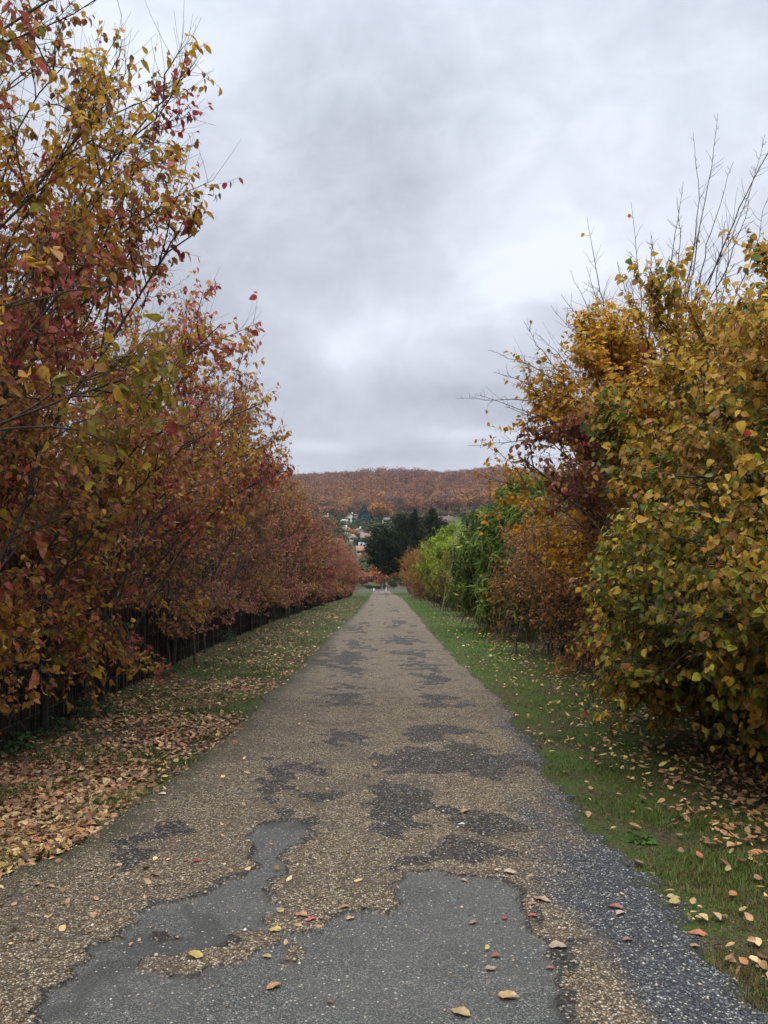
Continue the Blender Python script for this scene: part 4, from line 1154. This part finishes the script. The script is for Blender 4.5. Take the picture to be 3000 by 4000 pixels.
h = house('white_house', 757, 1127.5, 19, 11, 6.5, .12, (.72, .70, .66), (.26, .12, .08), 'white gabled house with a red-brown roof under the forest', 2, 9, True, True, 1)
s_ = 465 / F
a = Acc(); a.box((8.3 * s_ + 2.2, 1.2, 1.0), (20 * s_, 6.5, 5.5)); a.build('side_wing', principled('wing render', (.70, .68, .64), .85), h)
a = Acc(); V = np.array([(1.5, -2.5, 3.6), (9.6, -2.5, 2.9), (9.6, 5, 2.9), (1.5, 5, 3.6), (1.5, -2.5, 4.6), (9.8, -2.5, 3.4), (9.8, 5, 3.4), (1.5, 5, 4.6)])
a.add(V + [1.0, 0, .1], [(3, 2, 1, 0), (4, 5, 6, 7), (0, 1, 5, 4), (1, 2, 6, 5), (2, 3, 7, 6), (3, 0, 4, 7)]); a.build('wing_roof', principled('wing tiles', (.27, .13, .09), .85), h)
a = Acc(); a.box((-4.6, -4.2, .2), (5.0, 2.6, 2.6)); a.build('terrace', principled('terrace render', (.66, .65, .60), .85), h)
a = Acc(); a.box((-4.6, -5.5, 2.1), (5.0, .06, .06)); a.box((-7.0, -5.5, 1.8), (.06, .06, .8)); a.box((-4.6, -5.5, 1.8), (.06, .06, .8)); a.box((-2.2, -5.5, 1.8), (.06, .06, .8))
a.build('railing', M_SHUT, h)
house('cream_house', 775, 1160, 19, 11, 7, .25, (.55, .49, .38), (.30, .22, .17), 'cream gabled house below the blue spruce', 2, 9, True, True, 2)
house('village_house', 794, 1168, 27, 6, 10, -.1, (.42, .36, .30), (.26, .17, .13), 'wide brown-pink roof seen beside the dark conifer', 3, 9, True, False, 3)
house('village_house', 786, 1187, 20, 6, 9, .05, (.50, .48, .46), (.27, .29, .34), 'blue-grey slate roof low in the gap', 3, 8, False, False, 4)
house('village_house', 777, 1196, 14, 7, 9, .1, (.5, .42, .36), (.34, .16, .11), 'orange-red tiled roof just above the crimson hedge', 2, 7, False, False, 5)
house('village_house', 705, 1122, 14, 5, 4, 0, (.62, .58, .54), (.33, .16, .12), 'half hidden house with a reddish roof behind the left hedge', 3, 7, True, False, 6)
house('village_house', 745, 1152, 16, 8, 5, .3, (.60, .57, .50), (.28, .2, .15), 'small pale house below the white one', 3, 7, True, False, 7)
house('village_house', 760, 1168, 12, 8, 5, -.2, (.62, .60, .55), (.3, .2, .16), 'narrow white house wedged above the slate roof', 2, 7, False, True, 8)
house('village_house', 962, 1141, 34, 14, 11, .1, (.34, .27, .20), (.13, .09, .07), 'brown farmhouse behind the bamboo tips', 3, 10, True, False, 9)
# open shelter
g = hit(836, 1132); s = g[1] / F
o = empty('garden_shelter', g, 'open garden shelter with a brown roof on white posts', 'shelter', None)
mr = principled('shelter roof', (.20, .16, .14), .9, .1, (1, (.14, .11, .1)))
wv, hv = 20 * s, 8 * s
V = np.array([(-wv / 2, -2.6, hv), (wv / 2, -2.6, hv), (wv / 2, 2.6, hv), (-wv / 2, 2.6, hv), (-wv / 2 + 1, 0, hv + 6 * s), (wv / 2 - 1, 0, hv + 6 * s)])
a = Acc(); a.add(V, [(3, 2, 1, 0), (0, 1, 5, 4), (2, 3, 4, 5)]); a.Ft += [np.array([(3, 0, 4), (1, 2, 5)])]; a.build('roof', mr, o)
for (sx, sy) in ((-1, -1), (1, -1), (1, 1), (-1, 1)):
    a = Acc(); a.box((sx * (wv / 2 - .3), sy * 2.3, hv / 2 - .3), (.28, .28, hv + .6)); a.build('post', M_WHITE, o)

BSP = [(.035, .075, .065), (.05, .09, .08), (.025, .05, .045)]
far_tree('blue_spruce', 787, 1137, 44, 44, BSP, [2, 2, 2], 'large blue-green spruce right of the white house', 601, 'cone', 3200)
far_tree('cypress_tree', 763, 1130, 23, 5, [(.03, .05, .02), (.05, .06, .03)], [2, 1], 'thin dark cypress in front of the white house', 602, 'cone', 500)
OAK = [(.36, .17, .05), (.30, .13, .045), (.42, .22, .06), (.24, .12, .05)]
far_tree('oak_tree', 819, 1127, 42, 50, OAK, [3, 3, 2, 1], 'spreading orange oak at the forest edge behind the shelter', 603, n=3600)
far_tree('oak_tree', 838, 1124, 30, 26, OAK, [2, 2, 4, 1], 'bright orange oak just above the dark conifers', 604, n=1500)
far_tree('red_maple', 792, 1155, 13, 8, [(.42, .02, .05), (.32, .02, .04)], [2, 1], 'tiny crimson maple between the village houses', 605, n=500)
far_tree('yellow_maple', 813, 1156, 16, 17, [(.42, .23, .04), (.36, .17, .04)], [2, 1], 'round golden tree between the crimson maple and the dark conifer', 606, n=900)
far_tree('oak_tree', 741, 1112, 34, 24, [(.33, .20, .05), (.24, .15, .05), (.38, .24, .06)], [2, 2, 2], 'yellow-brown tree rising behind the white house', 607, n=1500)
far_tree('oak_tree', 718, 1114, 26, 26, [(.14, .12, .05), (.2, .13, .06), (.1, .1, .04)], [2, 2, 2], 'olive tree between the half hidden house and the white house', 608, n=1500)
sp = [(730, 1150, 16, 18), (800, 1142, 9, 26), (826, 1146, 10, 26), (812, 1165, 12, 18), (756, 1148, 12, 14), (742, 1166, 14, 16), (770, 1176, 11, 16), (800, 1178, 14, 22), (756, 1190, 14, 18), (790, 1201, 13, 22),
      (815, 1190, 16, 24), (700, 1135, 14, 22), (860, 1128, 14, 26), (890, 1124, 16, 30), (930, 1122, 16, 26), (960, 1118, 14, 20), (1000, 1120, 16, 26), (680, 1118, 16, 24)]
wh = ['dark green garden tree at the left edge of the village', 'long green hedge-like bush under the spruce', 'green bush below the shelter', 'brownish tree right of the wide pink-brown roof', 'bush hugging the small pale house',
      'olive tree left of the narrow white house', 'low bush between cream house and slate roof', 'rusty tree above the slate roof', 'dull tree left of the orange-red roof', 'brown bush right of the slate roof',
      'olive bush against the dark conifer in the gap', 'garden tree behind the left hedge top', 'green tree behind the conifer tips', 'brown tree above the middle conifer', 'dark tree left of the brown farmhouse',
      'rusty tree above the farmhouse roof', 'green tree behind the bamboo', 'tree at the forest foot behind the left hedge']
PALS = [([(.05, .08, .03), (.03, .055, .02)], [1, 1]), ([(.045, .085, .03), (.03, .06, .02)], [1, 1]), ([(.06, .10, .03), (.04, .07, .02)], [1, 1]), ([(.2, .12, .06), (.13, .09, .05)], [1, 1])]
for i, ((px, py, hp, wp), lab) in enumerate(zip(sp, wh)):
    pal, wts = PALS[1 if 'hedge-like' in lab else 3 if ('brown' in lab or 'rusty' in lab or 'dull' in lab) else (0 if i % 2 else 2)]
    far_tree('garden_tree', px, py, hp, wp, pal, wts, lab, 620 + i, n=700, group='garden trees of the village')

# the wood covering the hillside
def forest():
    r = np.random.default_rng(71)
    acc = Acc()
    for (n, m, sz, lim0, lim1) in ((3600, 190, .85, 0, .23), (3200, 70, 1.7, .23, .62)):
        d = np.sqrt(r.uniform(500 ** 2, 1090 ** 2, n))
        sx = r.uniform(lim0, lim1, n) * r.choice([-1, 1], n)
        x = sx * d; g = hz(x, d)
        H = r.uniform(8, 16, n) * (1 + .16 * wav(np.column_stack([x, d]), .02, 73) + .10 * wav(np.column_stack([x, d]), .06, 74)); H = np.clip(H, 6, 24); Wd = H * r.uniform(.38, .58, n)
        tone = tint(np.column_stack([x, d, g]), [(.34, .165, .075), (.27, .125, .07), (.42, .22, .07), (.20, .11, .07), (.17, .14, .06), (.29, .145, .09), (.15, .09, .065), (.05, .07, .035), (.17, .145, .12)],
                    [4, 4, 1.6, 3, .8, 4, 2, .25, 1.2], 72, .012, .5, .2)
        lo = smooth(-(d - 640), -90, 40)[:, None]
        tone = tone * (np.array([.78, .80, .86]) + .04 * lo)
        lobes = 7
        lc = unit(r.normal(size=(n, lobes, 3)) + [0, 0, .3]) * r.uniform(.25, .6, (n, lobes, 1)); lr = r.uniform(.36, .58, (n, lobes))
        k_ = r.integers(0, lobes, (n, m)); ar = np.arange(n)[:, None]
        dd = unit(r.normal(size=(n, m, 3)) + [0, -.25, .35])
        q = lc[ar, k_] + dd * (lr[ar, k_] * r.uniform(.75, 1.1, (n, m)))[..., None]
        P = np.stack([x, d, g + H * .55], -1)[:, None] + q * np.stack([Wd, Wd, H * .5], -1)[:, None]
        N = unit(dd + r.normal(size=dd.shape) * .45)
        P = P.reshape(-1, 3); N = N.reshape(-1, 3)
        a = unit(np.cross(N, r.normal(size=N.shape)))
        V, F_, kk = leaf_mesh(P, a, N, sz * 1.5 * r.uniform(.6, 1.3, len(P)), sz * .5 * r.uniform(.7, 1.3, len(P)), 1, .1, .1)
        C = np.repeat(tone, m, 0) * r.uniform(.75, 1.25, (len(P), 1))
        acc.add(V, F_, np.repeat(C, kk, 0))
        T = np.stack([np.stack([x, d, g - .5], -1), np.stack([x, d, g + H * .7], -1)], 1)
        V, q = tubes(T, np.tile([[.28, .1]], (n, 1)), 3); acc.add(V, q, np.tile((.07, .055, .045), (len(V), 1)))
    tag(acc.build('forest', M_FAR), 'russet autumn wood covering the whole hillside and its level ridge', 'forest', kind='stuff')


forest()


def scrub():
    """hedges and bushes between the gardens, too many and too merged to count"""
    r = np.random.default_rng(81); n = 900; m = 110
    d = r.uniform(255, 505, n); x = r.uniform(-.26, .26, n) * d
    pxs = 825 + x / d * F
    gz = hz(x, d); py = 1170 - (gz - 1.6) / d * F
    ok = np.ones(n, bool)
    for (hx, hy, hw) in HOUSES:                       # keep the view lines of the houses open, as gardens do
        ok &= ~((np.abs(pxs - hx) < hw * .62 + 3) & (py > hy - 3) & (py < hy + 9))
    x, d, gz = x[ok], d[ok], gz[ok]; n = len(x)
    H = r.uniform(1.6, 5.5, n); Wd = H * r.uniform(.5, 1.2, n)
    tone = tint(np.column_stack([x, d, gz]), [(.05, .08, .03), (.035, .055, .02), (.09, .09, .035), (.17, .11, .05), (.13, .07, .05), (.28, .16, .05)], [4, 3, 2, 2, 1, .6], 82, .05, .4, .2)
    dd = unit(r.normal(size=(n, m, 3)) + [0, -.2, .3]); q = dd * (r.uniform(.6, 1.1, (n, m)) * (1 + .2 * np.sin(dd[..., 0] * 7 + dd[..., 2] * 5)))[..., None]
    P = (np.stack([x, d, gz + H * .45], -1)[:, None] + q * np.stack([Wd, Wd, H * .5], -1)[:, None]).reshape(-1, 3)
    N = unit(dd.reshape(-1, 3) + r.normal(size=P.shape) * .5); a = unit(np.cross(N, r.normal(size=N.shape)))
    sz = np.repeat(H, m) * .16
    V, F_, kk = leaf_mesh(P, a, N, sz * 2 * r.uniform(.6, 1.2, len(P)), sz * .7, 1, .1, .1)
    a_ = Acc(); a_.add(V, F_, np.repeat(np.repeat(tone, m, 0) * r.uniform(.75, 1.2, (len(P), 1)), kk, 0))
    tag(a_.build('shrubbery', M_FAR), 'merged garden hedges and bushes on the valley slope', 'shrubbery', kind='stuff')


scrub()

# ------------------------------------------------------------------ valley air
mh, th_ = material('valley air')
pv = th_.node('ShaderNodeVolumePrincipled', ins={'Color': (.80, .80, .88), 'Density': 0.0001, 'Anisotropy': 0.1})
o_ = th_.node('ShaderNodeOutputMaterial'); th_.l.new(pv.outputs[0], o_.inputs['Volume'])
a = Acc(); a.box((0, 1960, 45), (8400, 4300, 150))
tag(a.build('haze', mh), 'thin damp haze over the valley', 'haze', kind='stuff')
sc.cycles.volume_bounces = 0
